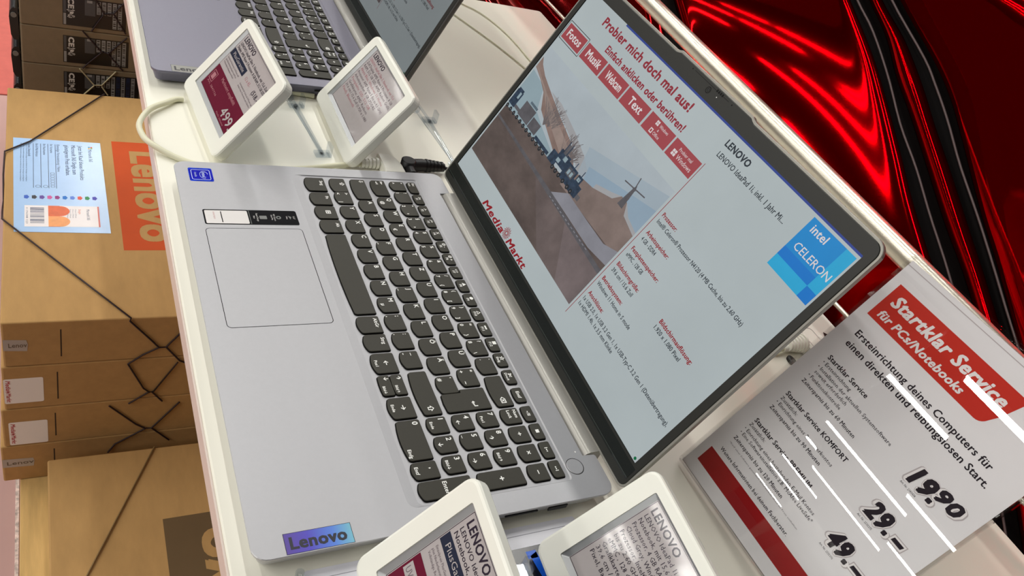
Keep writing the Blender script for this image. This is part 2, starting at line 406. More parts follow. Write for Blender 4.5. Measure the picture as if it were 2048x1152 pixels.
ROWS = {'F': (198.6, 8.6), '1': (184.4, 14.4), '2': (166.2, 14.4), '3': (147.7, 14.4), '4': (129.3, 14.4), '5': (109.4, 17.6)}
def key_list():
    """(x0, x1, row, list of (text, corner, size))"""
    K = []
    fl = ['F1', 'F2', 'F3', 'F4', 'F5', 'F6', 'F7', 'F8', 'F9', 'F10', 'F11', 'F12']
    sym = ['♪x', '♪-', '♪+', 'X', '☼-', '☼+', '▭', '▲', '●', '△', '▬', '■']
    K.append((17.2, 33.2, 'F', [('Esc', 'tl', 1.9), ('FnLk', 'bl', 1.3)]))
    cx = 42.5
    for i in range(12):
        c = 42.5 + i * (221.6 - 42.5) / 11
        K.append((c - 6.9, c + 6.9, 'F', [(sym[i], 'tc', 2.3), (fl[i], 'bc', 1.8)]))
    for c, s in ((237.4, [('☆', 'tc', 2.6), ('Einfg', 'bc', 1.6)]), (254.2, [('✄', 'tc', 2.6), ('Druck', 'bc', 1.6)]), (271.5, [('Entf', 'c', 2.2)]),
                 (288.5, [('▸/॥', 'c', 2.0)]), (304.1, [('■', 'c', 2.0)]), (319.8, [('I◂◂', 'c', 2.0)]), (335.4, [('▸▸I', 'c', 2.0)])):
        K.append((c - 6.7, c + 6.7, 'F', [(a.replace('॥', 'II'), b_, c_) for a, b_, c_ in s]))
    # number row
    K.append((17.0, 30.2, '1', [('°', 'tl', 2.6), ('^', 'bl', 2.6)]))
    n = [('1', '!', ''), ('2', '"', '²'), ('3', '§', '³'), ('4', '$', ''), ('5', '%', ''), ('6', '&', ''), ('7', '/', '{'), ('8', '(', '['), ('9', ')', ']'), ('0', '=', '}'), ('ß', '?', '\\'), ('´', '`', '')]
    for i, (a, s, g) in enumerate(n):
        c = 40.3 + 18.33 * i
        K.append((c - 7.9, c + 7.9, '1', [(s, 'tl', 2.5), (a, 'bl', 2.5)] + ([(g, 'br', 2.5)] if g else [])))
    K.append((252.2, 280.0, '1', [('⌫', 'r', 3.0)]))
    NP = (288.8, 304.4, 320.0, 335.7)
    for c, s in zip(NP, ([('Num', 'tl', 2.0), ('Lock', 'l', 2.0)], [('÷', 'c', 3.4)], [('×', 'c', 3.4)], [('−', 'c', 3.4)])):
        K.append((c - 6.6, c + 6.6, '1', s))
    # letters
    K.append((16.4, 38.6, '2', [('⇤', 'tl', 2.8), ('⇥', 'l', 2.8)]))
    for i, ch in enumerate('QWERTZUIOPÜ'):
        c = 49.3 + 18.33 * i
        K.append((c - 8, c + 8, '2', [(ch, 'tl', 3.0)] + ([('@', 'bc', 2.6)] if ch == 'Q' else [('€', 'bc', 2.6)] if ch == 'E' else [])))
    K.append((243.0, 259.2, '2', [('*', 'tl', 2.6), ('+', 'bl', 2.6), ('~', 'br', 2.6)]))
    for c, s in zip(NP[:3], ([('7', 'tl', 3.0), ('Pos1', 'bc', 1.7)], [('8', 'tl', 3.0), ('↑', 'bc', 2.6)], [('9', 'tl', 3.0), ('Bild↑', 'bc', 1.7)])):
        K.append((c - 6.6, c + 6.6, '2', s))
    K.append((16.2, 44.6, '3', [('⇩', 'tl', 3.0)]))
    for i, ch in enumerate('ASDFGHJKLÖÄ'):
        c = 54.4 + 18.33 * i
        K.append((c - 8, c + 8, '3', [(ch, 'tl', 3.0)] + ([('_', 'bl', 2.4)] if ch in 'FJ' else [])))
    K.append((248.3, 263.8, '3', [("'", 'tl', 2.6), ('#', 'bl', 2.6)]))
    for c, s in zip(NP[:3], ([('4', 'tl', 3.0), ('←', 'bc', 2.6)], [('5', 'tl', 3.0), ('_', 'bl', 2.4)], [('6', 'tl', 3.0), ('→', 'bc', 2.6)])):
        K.append((c - 6.6, c + 6.6, '3', s))
    K.append((16.2, 35.2, '4', [('⇧', 'tc', 3.0)]))
    K.append((35.4, 51.8, '4', [('>', 'tl', 2.6), ('<', 'bl', 2.6), ('|', 'br', 2.6)]))
    for i, ch in enumerate('YXCVBNM'):
        c = 63.2 + 18.6 * i
        K.append((c - 8.1, c + 8.1, '4', [(ch, 'tl', 3.0)] + ([('µ', 'bc', 2.6)] if ch == 'M' else [])))
    for c, (a, s) in zip((193.4, 211.9, 230.6), ((',', ';'), ('.', ':'), ('-', '_'))):
        K.append((c - 8.0, c + 8.0, '4', [(s, 'tl', 2.8), (a, 'bl', 2.8)]))
    K.append((242.0, 280.0, '4', [('⇧', 'r', 3.2)]))
    for c, s in zip(NP[:3], ([('1', 'tl', 3.0), ('Ende', 'bc', 1.7)], [('2', 'tl', 3.0), ('↓', 'bc', 2.6)], [('3', 'tl', 3.0), ('Bild↓', 'bc', 1.7)])):
        K.append((c - 6.6, c + 6.6, '4', s))
    for x0, x1, s in ((16.2, 34.8, [('Strg', 'tc', 2.2)]), (37.4, 53.9, [('Fn', 'tc', 2.2)]), (56.0, 72.4, [('⊞', 'C', 3.4)]), (74.2, 90.5, [('Alt', 'tc', 2.2)]), (93.0, 183.6, []),
                      (186.2, 202.8, [('AltGr', 'tc', 2.2)]), (204.4, 220.4, [('Strg', 'tc', 2.2)]), (222.8, 241.0, [('←', 'C', 3.0), ('Pos1', 'bc', 1.8)]), (262.8, 280.4, [('→', 'C', 3.0), ('Ende', 'bc', 1.8)]),
                      (282.2, 313.4, [('0', 'tl', 3.2), ('Einfg', 'br', 2.0)]), (314.9, 327.6, [(',', 'tc', 3.2), ('Entf', 'bc', 2.0)])):
        K.append((x0, x1, '5', s))
    return K
def key_shape(x0, x1, y0, y1, bow=1.5, n=8):
    """key outline (CCW): small top corners, a bottom edge that bows like a smile"""
    w = x1 - x0; bow = min(bow, w * .1); r = 1.3; pts = []
    rb = 2.2
    for i in range(4): a = math.radians(90 * i / 3); pts.append((x1 - r + r * math.cos(a), y1 - r + r * math.sin(a)))
    for i in range(4): a = math.radians(90 + 90 * i / 3); pts.append((x0 + r + r * math.cos(a), y1 - r + r * math.sin(a)))
    for i in range(4): a = math.radians(180 + 70 * i / 3); pts.append((x0 + rb + rb * math.cos(a), y0 + bow + rb + rb * math.sin(a) - .1))
    xa, xb = x0 + rb * .9, x1 - rb * .9
    for i in range(1, n):
        s_ = i / n; pts.append((xa + (xb - xa) * s_, y0 + bow * (2 * s_ - 1) ** 2 * .9))
    for i in range(4): a = math.radians(290 + 70 * i / 3); pts.append((x1 - rb + rb * math.cos(a), y0 + bow + rb + rb * math.sin(a) - .1))
    return pts
ZB = 15.0   # deck height above the table in the laptop's own frame
KEYS = None
def make_keys(parent):
    """every key a mesh of its own; built once, mesh data shared by the second laptop"""
    global KEYS
    out = []
    if KEYS:
        for me in KEYS:
            o = bpy.data.objects.new('key', me); COL.objects.link(o); o.parent = parent
        return
    KEYS = []
    def cap(outline, label, cx0, cx1, cy0, cy1):
        b = MB(); zt_ = ZB + .75
        ring = inset(outline, -.5); pl0 = Plane(b, lambda u, v, h: (u, v, ZB - .72 + h)); pl0.poly(ring, black_gap, 1)
        b.loft(outline, [(0, ZB - .6), (0, zt_ - .35)], key_side, cap0=False, cap1=False)
        b.loft(outline, [(0, zt_ - .35), (.18, zt_ - .08), (.55, zt_)], key_top, smooth=False, cap0=False)
        pl = Plane(b, lambda u, v, h: (u, v, zt_ + h), .04)
        w, h = cx1 - cx0, cy1 - cy0
        for s, pos, c in label:
            bold = .026; c *= 1.18
            m_ = 1.8
            yt, yb = cy1 - m_ - c, cy0 + m_ + .5
            if h < 10: yt, yb = cy1 - 1.3 - c, cy0 + 1.5
            if pos == 'tl': pl.text(s, cx0 + m_, yt, c, legend, bold=bold)
            elif pos == 'bl': pl.text(s, cx0 + m_, yb, c, legend, bold=bold)
            elif pos == 'br': pl.text(s, cx1 - m_, yb, c, legend, bold=bold, align='R')
            elif pos == 'tc': pl.text(s, (cx0 + cx1) / 2 - w * .08, yt, c, legend, bold=bold, align='C')
            elif pos == 'bc': pl.text(s, (cx0 + cx1) / 2, yb, c, legend, bold=bold, align='C')
            elif pos == 'l': pl.text(s, cx0 + m_, (cy0 + cy1) / 2 - c * .75, c, legend, bold=bold)
            elif pos == 'r': pl.text(s, cx1 - m_ - 1, (cy0 + cy1) / 2 - c / 2, c, legend, bold=bold, align='R')
            elif pos == 'C': pl.text(s, (cx0 + cx1) / 2, (cy0 + cy1) / 2 - .2, c, legend, bold=bold, align='C')
            else: pl.text(s, (cx0 + cx1) / 2, (cy0 + cy1) / 2 - c / 2, c, legend, bold=bold, align='C')
        o = b.build('key', parent); KEYS.append(o.data)
    for x0, x1, row, lab in key_list():
        c, h = ROWS[row]; y0, y1 = c - h / 2, c + h / 2
        cap(key_shape(x0, x1, y0, y1, .5 if row == 'F' else 1.5), lab, x0, x1, y0, y1)
    # the two half keys of the arrow block
    for y0, y1, lab in ((100.6, 109.2, [('↓', 'tl', 2.6), ('Bild↓', 'br', 1.6)]), (109.5, 118.2, [('↑', 'tl', 2.6), ('Bild↑', 'br', 1.6)])):
        cap(key_shape(242.9, 260.6, y0, y1, .4), lab, 242.9, 260.6, y0, y1)
    # ISO enter, number pad plus and enter
    ent = [(280, 173.4), (279.4, 173.9), (262.4, 173.9), (261.4, 173.2), (261.4, 156.0), (264.2, 155.4), (264.2, 141.5), (265.5, 140.6), (272, 140.1), (279, 140.7), (280, 141.8)]
    cap(ent, [('↵', 'r', 3.4)], 262, 280, 150, 173.4)
    cap(key_shape(329.2, 342.4, 140.5, 173.4), [('+', 'c', 3.6)], 329.2, 342.4, 141, 173.4)
    cap(key_shape(329.2, 342.4, 100.6, 136.5), [('Enter', 'c', 2.4)], 329.2, 342.4, 100.6, 136.5)

LCD = math.radians(68.457)
def screen_mats(k, tag_):
    """colours the display gives off, k: how bright this panel looks"""
    def e(name, rgb, noise=0., sc=60., st=(1, 1, 1)):
        m = mat('display_' + name + tag_, rgb, .32, spec=.25, noise=noise, nscale=sc, stretch=st, emit=k)
        return m
    return dict(bg=e('white', (184, 194, 196), .05, 9), red=e('red', (150, 44, 58)), deep=e('deep_red', (150, 30, 40)), btn=e('button', (166, 74, 80), .04, 20), dark=e('ink', (44, 52, 60)), lett=e('letter', (228, 220, 220)),
                sky=e('photo_sky', (178, 188, 194), .08, 14), pale=e('photo_haze', (150, 170, 178), .06, 14), blue=e('photo_blue', (150, 171, 188), .08, 10), blue2=e('photo_blue_pale', (166, 180, 190), .08, 10), hill=e('photo_hill', (142, 120, 112), .2, 60), soil2=e('photo_soil_pale', (118, 106, 106), .25, 30), soil3=e('photo_soil_mid', (108, 96, 94), .28, 30), hill2=e('photo_hill_mid', (156, 138, 130), .15, 50), haze2=e('photo_haze_warm', (168, 168, 170), .08, 20), soil=e('photo_soil', (98, 86, 82), .3, 30, (1, 1.6, 1.6)),
                road=e('photo_road', (140, 140, 148), .12, 40), field=e('photo_field', (132, 116, 110), .2, 40), truck=e('photo_truck', (52, 66, 84), .45, 260), grey=e('photo_grey', (96, 94, 98), .2, 120), twig=e('photo_twig', (112, 104, 104)),
                cyan=e('cyan', (30, 140, 210), .03), cyan2=e('cyan_light', (44, 172, 220), .03), cyan3=e('cyan_deep', (22, 122, 208), .03), bar=e('blue_bar', (52, 72, 150), .1, 12), green=e('green', (20, 112, 70)), black=e('line', (40, 44, 48)))
def display_content(pl, c):
    R, T, L = pl.rect, pl.text, pl.line
    R(0, 344.16, 0, 193.59, c['bg'], 0)
    # photo of a road with lorries, tree and windmill
    R(2, 211.4, 20.4, 136, c['sky'], 1)
    pl.poly([(2, 112), (28, 109), (41, 91), (60, 86), (88, 80), (88, 70), (2, 70)], c['pale'], 2)
    pl.poly([(118, 108), (211.4, 131), (211.4, 90), (130, 78)], c['blue2'], 2); pl.poly([(132, 98), (211.4, 117), (211.4, 90), (140, 78)], c['blue'], 2.5)
    pl.poly([(2, 126), (8, 121), (20, 116), (40, 111), (70, 104), (95, 99), (112, 92), (124, 84), (124, 76), (88, 82), (60, 90), (44, 95), (32, 106), (18, 111), (2, 115)], c['hill'], 3)
    pl.poly([(2, 72.5), (20, 73), (60, 74), (211.4, 77), (211.4, 20.4), (2, 20.4)], c['soil'], 3)
    pl.poly([(120, 86), (150, 90), (172, 97), (178, 104), (186, 104), (192, 96), (211.4, 92), (211.4, 72), (120, 70)], c['field'], 4)
    pl.poly([(118, 60), (134, 71.2), (170, 70.6), (196, 70.6), (211.4, 76), (211.4, 62), (187, 58.7)], c['road'], 5)
    pl.poly([(2, 62), (118, 60), (150, 58.8), (187, 57.6), (211.4, 57), (211.4, 53), (120, 56), (2, 60)], c['grey'], 5)
    rnd = random.Random(3)
    for x, v0, ln in ((58, 88, 26), (64, 90, 22), (70, 92, 16), (98, 84, 24), (106, 85, 20), (112, 86, 14)):
        for i in range(22):
            a = math.radians(90 + rnd.uniform(-50, 50)); l = ln * rnd.uniform(.5, 1)
            p = (x, v0); q = (x + math.cos(a) * l * .5, v0 + math.sin(a) * l * .6)
            L([p, q, (q[0] + math.cos(a + rnd.uniform(-.7, .7)) * l * .5, q[1] + math.sin(a) * l * .45)], .45, c['twig'], 4)
    # trailers
    for (u0, u1, v0, v1, k) in ((2, 13, 76, 91, 'truck'), (3, 12, 82, 93, 'truck'), (13, 22, 77, 80, 'grey'), (22, 42, 76, 90, 'grey'), (43, 58, 76, 86, 'grey'), (60, 86, 75, 78, 'truck'),
                                (88, 100, 74, 84, 'truck'), (96, 112, 78, 90, 'truck'), (100, 106, 88, 97, 'grey'), (112, 128, 73, 88, 'truck'), (116, 126, 79, 86, 'grey'), (128, 142, 72, 82, 'truck'), (130, 137, 80, 88, 'truck'), (142, 147, 73, 77, 'grey')):
        R(u0, u1, v0, v1, c[k], 6)
    for u in list(range(4, 88, 7)) + [100, 106, 112, 120, 128, 134]: pl.disc(u, 73.4, 2.1, c['black'], 7, 10); pl.disc(u, 73.4, .9, c['grey'], 8, 8)
    for u in (99, 104, 121, 133): R(u, u + 1, 84, 99 if u < 120 else 93, c['truck'], 7)
    for i in range(9): R(28 + i * 1.5, 29 + i * 1.5, 91, 93.2, c['truck'], 7)
    for (u0, u1, v0, v1) in ((98, 103, 79, 82.5), (104, 109, 84, 88), (117, 120, 80, 84), (121.5, 124.5, 80, 84), (8, 11, 84, 90), (131, 135, 83, 86)): R(u0, u1, v0, v1, c['pale'], 7)
    for i in range(14): R(120 + i * 5, 122.6 + i * 5, 56.6 - i * .02, 57.3 - i * .02, c['road'], 6)
    pl.poly([(150, 57), (211.4, 56), (211.4, 20.4), (185, 20.4)], c['soil2'], 4); pl.poly([(90, 58), (150, 57), (185, 20.4), (150, 20.4)], c['soil3'], 4)
    pl.poly([(2, 118), (20, 112), (40, 107), (70, 100), (95, 95), (112, 89), (122, 83), (122, 79), (100, 84), (70, 92), (46, 100), (30, 108), (2, 116)], c['hill2'], 4)
    pl.poly([(40, 112), (70, 105), (95, 100), (112, 93), (128, 86), (140, 92), (120, 100), (95, 106), (60, 112)], c['haze2'], 2)
    pl.poly([(178, 104), (186, 104), (196, 98), (211.4, 95), (211.4, 92), (192, 96), (172, 97), (150, 90), (150, 94), (168, 100)], c['haze2'], 3)
    # windmill
    pl.poly([(179, 98), (186, 98), (184, 114), (181, 114)], c['grey'], 6); pl.poly([(180.4, 114), (184.6, 114), (182.5, 118)], c['grey'], 6)
    for a in (100, 10, 190, 280): L([(182.5, 115), (182.5 + 13 * math.cos(math.radians(a)), 115 + 9 * math.sin(math.radians(a)))], 1.0, c['grey'], 6)
    # words
    T('Probier mich doch mal aus!', 36.0, 179.6, 7.2, c['red'], 170.4, 2, bold=.035)
    T('Einfach anklicken oder berühren!', 59.6, 166.6, 5.8, c['red'], 178.4, 2, bold=.032)
    for u0, u1 in ((3.0, 34.8), (38.2, 71.2), (73.1, 107.0), (108.8, 141.8), (144.1, 177.6), (179.4, 212.3)): R(u0, u1, 148.5, 162.6, c['btn'], 2)
    for a, b_ in (((1.5, 147), (36.6, 147)), ((36.6, 147), (36.6, 164.3)), ((36.6, 164.3), (1.5, 164.3)), ((1.5, 164.3), (1.5, 147))): L([a, b_], .55, c['black'], 3)
    for s, u0, u1 in (('Fotos', 8.1, 30.5), ('Musik', 44, 66.9), ('Webcam', 78.8, 102.6), ('Text', 117.6, 135.3)): T(s, u0, 152.6, 6.6, c['lett'], u1, 3, bold=.03)
    def win(u, v, s):
        for i in (0, 1):
            for j in (0, 1): R(u + i * s * .54, u + i * s * .54 + s * .46, v + j * s * .54, v + j * s * .54 + s * .46, c['lett'], 3)
    win(154.2, 157.4, 3.6); T('Windows', 159.6, 157.7, 2.6, c['lett'], 170.8, 3); T('&', 160.4, 154.6, 1.8, c['lett'], None, 3)
    pl.ring(153.6, 157, 150.2, 154, .8, c['lett'], 3); T('Office', 158.4, 150.7, 2.6, c['lett'], 166.6, 3)
    T('Probier mal', 188.5, 157.0, 2.6, c['lett'], 204.8, 3); win(184.2, 151.4, 4.6); T('Windows', 190.8, 151.5, 3.6, c['lett'], 208.8, 3)
    L([(214.2, 164.3), (213.6, 14.6)], .5, c['deep'], 2)
    # shop name along the bottom
    T('Media', 62, .9, 6.0, c['deep'], 104.5, 2, bold=.035, shear=.25); T('Markt', 116.0, .9, 6.0, c['deep'], 151.5, 2, bold=.035, shear=.25)
    for i in range(14):
        a = 2 * PI * i / 14
        L([(110 + 1.2 * math.cos(a), 6 + 1.2 * math.sin(a)), (110 + 3.4 * math.cos(a + .3), 6 + 3.4 * math.sin(a + .3)), (110 + 5.4 * math.cos(a + .75), 6 + 5.4 * math.sin(a + .75))], .6, c['deep'], 2)
    T('LENOVO', 215.2, 181.9, 4.8, c['dark'], 242.0, 2, bold=.035); T('LENOVO IdeaPad 1i, inkl. 1 Jahr Mi...', 216.2, 173.3, 3.9, c['dark'], 291.1, 2, bold=.016)
    for s, u0, u1, v in (('Prozessor:', 217.8, 235.8, 118.0), ('Arbeitsspeicher:', 218.0, 247, 101.3), ('Festplattenspeicher:', 218.2, 254.7, 85.4), ('Bildschirmgröße:', 218.2, 248.7, 69.7), ('Betriebssystem:', 217.4, 246, 54.1), ('Anschlüsse:', 217.2, 238.9, 38.5), ('Bildschirmauflösung:', 278.9, 318.6, 70.5)):
        T(s, u0, v, 3.3, c['deep'], u1, 2, bold=.03)
    for s, u0, u1, v in (('Intel® Celeron® Prozessor N4120 (4 MB Cache, bis zu 2,60 GHz)', 218.2, 323.3, 112.2), ('4 GB - DDR4', 218.5, 237, 95.5), ('eMMC , 128 GB', 218.3, 240.3, 79.6), ('39.6 cm / 15.6 Zoll', 218.3, 247.5, 63.9), ('Windows 11 Home in S mode', 217, 265.6, 48.4),
                          ('1x USB 2.0, 1x USB 3.2 Gen 1, 1x USB-Typ-C 3.2 Gen 1 (Datenübertragung),', 217, 339.4, 32.6), ('1x HDMI 1.4b, 1x 3.5 mm Klinke', 217, 269.1, 27.2), ('1.920 x 1.080 Pixel', 278.9, 310.7, 64.9)):
        T(s, u0, v, 3.2, c['dark'], u1, 2, bold=.016)
    # processor badge
    R(303.4, 342.2, 150.8, 190.0, c['cyan'], 2); R(303.4, 333.5, 150.8, 159.3, c['cyan2'], 3); R(333.5, 342.2, 159.3, 190, c['cyan2'], 3); R(333.5, 342.2, 150.8, 159.3, c['cyan3'], 4)
    R(303.4, 333.5, 159.3, 166, c['cyan3'], 3)
    T('intel', 308, 182.2, 5.4, c['lett'], 321.2, 5, bold=.02); T('CELERON', 308, 168.4, 5.2, c['lett'], 340.2, 5, bold=.004)
    R(60, 344.16, 192.0, 193.59, c['bar'], 2); pl.disc(341.2, 1.9, 1.2, c['green'], 3, 14)
def laptop(name, loc, label, deck_m, deck2_m, lid_m, badge, k, ang, tag_, stickers=True):
    t = thing(name, loc, label, 'laptop', 'open laptops on the table')
    # ---- base
    b = MB()
    r = 9
    out = []
    for (cx, cy, a0) in ((360.2 - r, 234 - r, 0),):
        for i in range(7): a = math.radians(a0 + 90 * i / 6); out.append((cx + r * math.cos(a), cy + r * math.sin(a)))
    out += [(330.0, 234), (328.6, 233), (328.2, 223.8), (31.8, 223.8), (31.4, 233), (30.0, 234)]
    for (cx, cy, a0) in ((r, 234 - r, 90), (r, r, 180), (360.2 - r, r, 270)):
        for i in range(7): a = math.radians(a0 + 90 * i / 6); out.append((cx + r * math.cos(a), cy + r * math.sin(a)))
    tray = rrect(11.8, 345.4, 91.5, 207.2, (3, 3, 6, 6), 4)
    rim = inset(out, .35)
    b.holed(rim, [tray[::-1]], ZB, deck_m)
    b.walls(out, ZB - .35, ZB, deck2_m, None, 0, .35)
    b.walls(out, ZB - 2.6, ZB - .35, deck2_m, None, .5, 0)
    b.loft(rrect(1.2, 359.0, 1.5, 226, 8, 6), [(9, 1.6), (3, 3.2), (0, ZB - 2.7)], deck2_m)
    # sunken keyboard tray with a long front slope
    tin = [(x, y) for x, y in rrect(12.6, 344.6, 98.0, 206.4, (3, 3, 5, 5), 4)]
    n = len(tray); b.add([(x, y, ZB) for x, y in tray] + [(x, y, ZB - .8) for x, y in tin], [(i, (i + 1) % n, n + (i + 1) % n, n + i) for i in range(n)], deck_m)
    b.add([(x, y, ZB - .8) for x, y in tin], [tuple(range(n))], deck_m)
    for x in (30, 330):
        for y in (25, 205): b.box(x - 14, x + 14, y - 3, y + 3, .05, 1.8, black_gap, .8)
    # ports on the right side
    for y0, y1, z0, z1 in ((152, 175.5, ZB - 6.4, ZB - 5.2), (184, 198, ZB - 8.4, ZB - 5.0)):
        b.box(358.2, 359.25, y0, y1, z0, z1, port_m)
    b.box(358.4, 359.2, 120, 122, ZB - 7, ZB - 4, port_m)
    base = b.build('base', t)
    b = MB(); tp = rrect(86.0, 190.2, 13.6, 84.8, 3, 4)
    pl = Plane(b, lambda u, v, h: (u, v, ZB + h), .02); pl.poly(inset(tp, -.45), black_gap, 1)
    b.loft(tp, [(0, ZB + .02), (.1, ZB + .07)], deck_m, cap0=False); b.build('touchpad', base)
    b = MB(); pl = Plane(b, lambda u, v, h: (u, v, ZB + h), .02); pl.disc(335.6, 213.6, 6.6, black_gap, 1, 28)
    b.loft([(335.6 + 6.2 * math.cos(2 * PI * i / 28), 213.6 + 6.2 * math.sin(2 * PI * i / 28)) for i in range(28)], [(0, ZB), (.3, ZB + .25)], deck_m, cap0=False)
    pl.disc(335.6 - 11, 213.6 + 6, .6, legend, 2, 10)
    b.build('power_button', base)
    make_keys(base)
    # ---- hinge
    b = MB(); z = ZB
    b.prism([(224.6, z - 9), (225.0, z - 5), (226.2, z - 2.2), (228.0, z - .2), (230.6, z + .9), (240.2, z + 1.4), (240.8, z + .8), (240.8, z - 9)], 32.2, 327.6, mat('hinge_' + tag_, (162, 160, 154), .34, metal=.3), True)
    b.build('hinge', t)
    # ---- lid
    Y0, Z0 = 240., 4. + ZB
    a0 = LCD; V0 = Vector((0, math.cos(a0), math.sin(a0))); N0 = Vector((0, -math.sin(a0), math.cos(a0)))
    d = Vector((0, 245.339 - Y0, 18.138 + ZB - Z0)); V = Vector((0, math.cos(ang), math.sin(ang))); N = Vector((0, -math.sin(ang), math.cos(ang)))
    O = Vector((8.02, Y0, Z0)) + V * d.dot(V0) + N * d.dot(N0)
    T = lambda u, v, h: tuple(O + Vector((u, 0, 0)) + V * v + N * h)
    lid_out = rrect(-8.0, 352.2, -19.5, 206.2, (9, 9, 7, 7), 6)
    k0 = next(i for i, p in enumerate(lid_out) if p[0] < 343 and p[1] > 206)
    bump = [(222, 206.2), (219.5, 206.9), (217, 208), (127, 208), (124.5, 206.9), (122, 206.2)]
    lid_out = lid_out[:7] + bump + lid_out[7:]
    b = MB()
    b.loft(lid_out, [(3.4, -5.2), (1.0, -4.4), (0, -2.6), (0, .2), (.4, .6)], lid_m, cap1=False, T=T)
    b.walls(lid_out, .6, .6, lid_m, T, .4, 1.8)
    lid = b.build('lid', t)
    b = MB(); face = inset(lid_out, 1.8); hole = rrect(0, 344.16, 0, 193.59, .4, 1)
    b.walls(face, .6, 1.1, bezel_m, T, 0, .5)
    fin = inset(face, .5)
    split = -.6
    b.holed(fin, [hole[::-1]], 1.1, bezel_m, T)
    b.walls(hole[::-1], 1.1, .02, black_gap, T)
    # chin in front of the bezel face, creased lengthwise
    b.add([T(-4, -1.8, 1.16), T(348, -1.8, 1.16), T(348, -10, 1.5), T(-4, -10, 1.5), T(347, -19.0, -.6), T(-3, -19.0, -.6)], [(0, 3, 2, 1), (3, 5, 4, 2)], chin_m)
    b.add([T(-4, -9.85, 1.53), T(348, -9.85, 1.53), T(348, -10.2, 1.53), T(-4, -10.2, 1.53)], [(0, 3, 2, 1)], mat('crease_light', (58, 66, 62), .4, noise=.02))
    bz = b.build('bezel', lid)
    b = MB(); pl = Plane(b, lambda u, v, h: T(u, v, 1.1 + h), .05)
    pl.disc(171.6, 200.2, 2.5, black_gap, 1, 20); pl.arc(171.6, 200.2, 1.3, 1.9, 0, 360, bezel_m, 2, 20); pl.disc(171.6, 200.2, 1.0, chin_m, 3, 14)
    pl.disc(182, 200.4, .4, legend, 1, 8); pl.rect(150, 193, 203.6, 203.9, black_gap, 1)
    for i in range(4): pl.rect(178 + i * 2.2, 179.4 + i * 2.2, 203.0, 205.0, black_gap, 1)
    pl.disc(147, 203.6, .6, black_gap, 1, 8); pl.disc(197, 203.6, .6, black_gap, 1, 8)
    b.build('webcam', lid)
    b = MB(); display_content(Plane(b, T, .05), screen_mats(k, tag_)); b.build('screen', lid)
    # ---- stickers on the palm rest
    D = lambda u, v, h: (u, v, ZB + .05 + h)
    if stickers:
        b = MB(); pl = Plane(b, D, .04); navy = mat('sticker_blue', (4, 8, 176), .6, noise=.15, nscale=150, spec=.12); lt = mat('sticker_pale', (190, 205, 245), .4, noise=.02); mid = mat('sticker_cyan', (10, 60, 200), .6, noise=.3, nscale=200, spec=.12)
        pl.rect(9, 27, 10, 28, mid, 1, 1.5); pl.rect(10.6, 25.6, 10.6, 27.6, navy, 2, 1); pl.ring(11.4, 25, 11.8, 26.2, .5, lt, 3, 1.6)
        pl.arc(18.4, 21.2, 4.6, 5.1, 100, 380, lt, 3, 24, .62); pl.text('intel', 18.2, 19.8, 2.7, lt, layer=4, align='C', bold=.02); pl.text('inside', 18.2, 14.2, 1.9, lt, layer=4, align='C')
        b.build('processor_sticker', base)
        b = MB(); pl = Plane(b, D, .04); blk = mat('sticker_black', (14, 14, 18), .65, noise=.05, spec=.1); wh = mat('sticker_white', (226, 222, 220), .5, noise=.02); pk = mat('sticker_rose', (200, 150, 150), .5, noise=.02); gy = mat('sticker_grey', (120, 122, 120), .5, noise=.1)
        pl.rect(63, 81.2, 14, 84.6, blk, 1, 1.6); pl.rect(64.2, 80.2, 15.2, 57 - 10.5, wh, 2, 1)
        TX = lambda s, x, y, c, m_: pl.text(s, x, y, c, m_, layer=3, align='C')
        pl.text('evertion', 66, 21, 1.8, pk, layer=3); pl.rect(65.5, 78.8, 26.6, 27.3, blk, 3); pl.rect(64, 80.4, 47.6, 48.0, gy, 3)
        TX('SuperCharge', 72, 52.8, 1.3, wh); TX('Best', 72, 50.4, 1.3, wh); pl.rect(70, 74.2, 55, 60.6, gy, 3, .6)
        TX('HD Camera', 72, 66, 1.2, wh); TX('Dual Mic', 72, 63.9, 1.2, wh); pl.disc(72, 69.6, 2, gy, 3, 14); pl.disc(72, 69.6, 1, blk, 4, 10)
        TX('Ultra', 72, 75.6, 1.2, wh); pl.poly([(69.5, 77.4), (74.2, 78.6), (71, 79.8)], gy, 3); TX('15.6"', 72, 81, 1.4, wh)
        b.build('feature_sticker', base)
    b = MB(); pl = Plane(b, D, .04)
    if badge == 'bright':
        g = grad_mat('badge_blend', (84, 60, 150), (120, 190, 205), 'Y', .017, .056, .3, mids=((.35, (80, 70, 190)), (.7, (86, 130, 220))))  # purple through blue to cyan along the badge
        ink = mat('badge_ink', (6, 6, 34), .4, noise=.02)
    else:
        g = mat('badge_grey', (150, 148, 142), .35, metal=.4, noise=.02); ink = mat('badge_dark', (42, 40, 46), .4, noise=.02)
    pl.rect(346.8, 359.4, 17.6, 55.0, ink, 1); pl.rect(347.1, 359.2, 17.9, 54.7, g, 2)
    pl.text('Lenovo', 356.6, 20.6, 6.9, ink, 51.2 - 20.6 + 356.6, 3, bold=.034, rot=PI / 2)
    b.build('brand_badge', base)
    return t
silver = mat('silver_deck', (172, 172, 176), .42, metal=.35, noise=.015, nscale=300)
silver2 = mat('silver_edge', (192, 192, 195), .36, metal=.4, noise=.015, nscale=300)
lid_silver = mat('silver_lid', (158, 156, 148), .32, metal=.4)
slate = mat('slate_deck', (134, 132, 146), .42, metal=.35, noise=.015, nscale=300)
slate2 = mat('slate_edge', (112, 112, 130), .36, metal=.4, noise=.015, nscale=300)
lid_slate = mat('slate_lid', (84, 82, 80), .35, metal=.4, noise=.02, nscale=200)
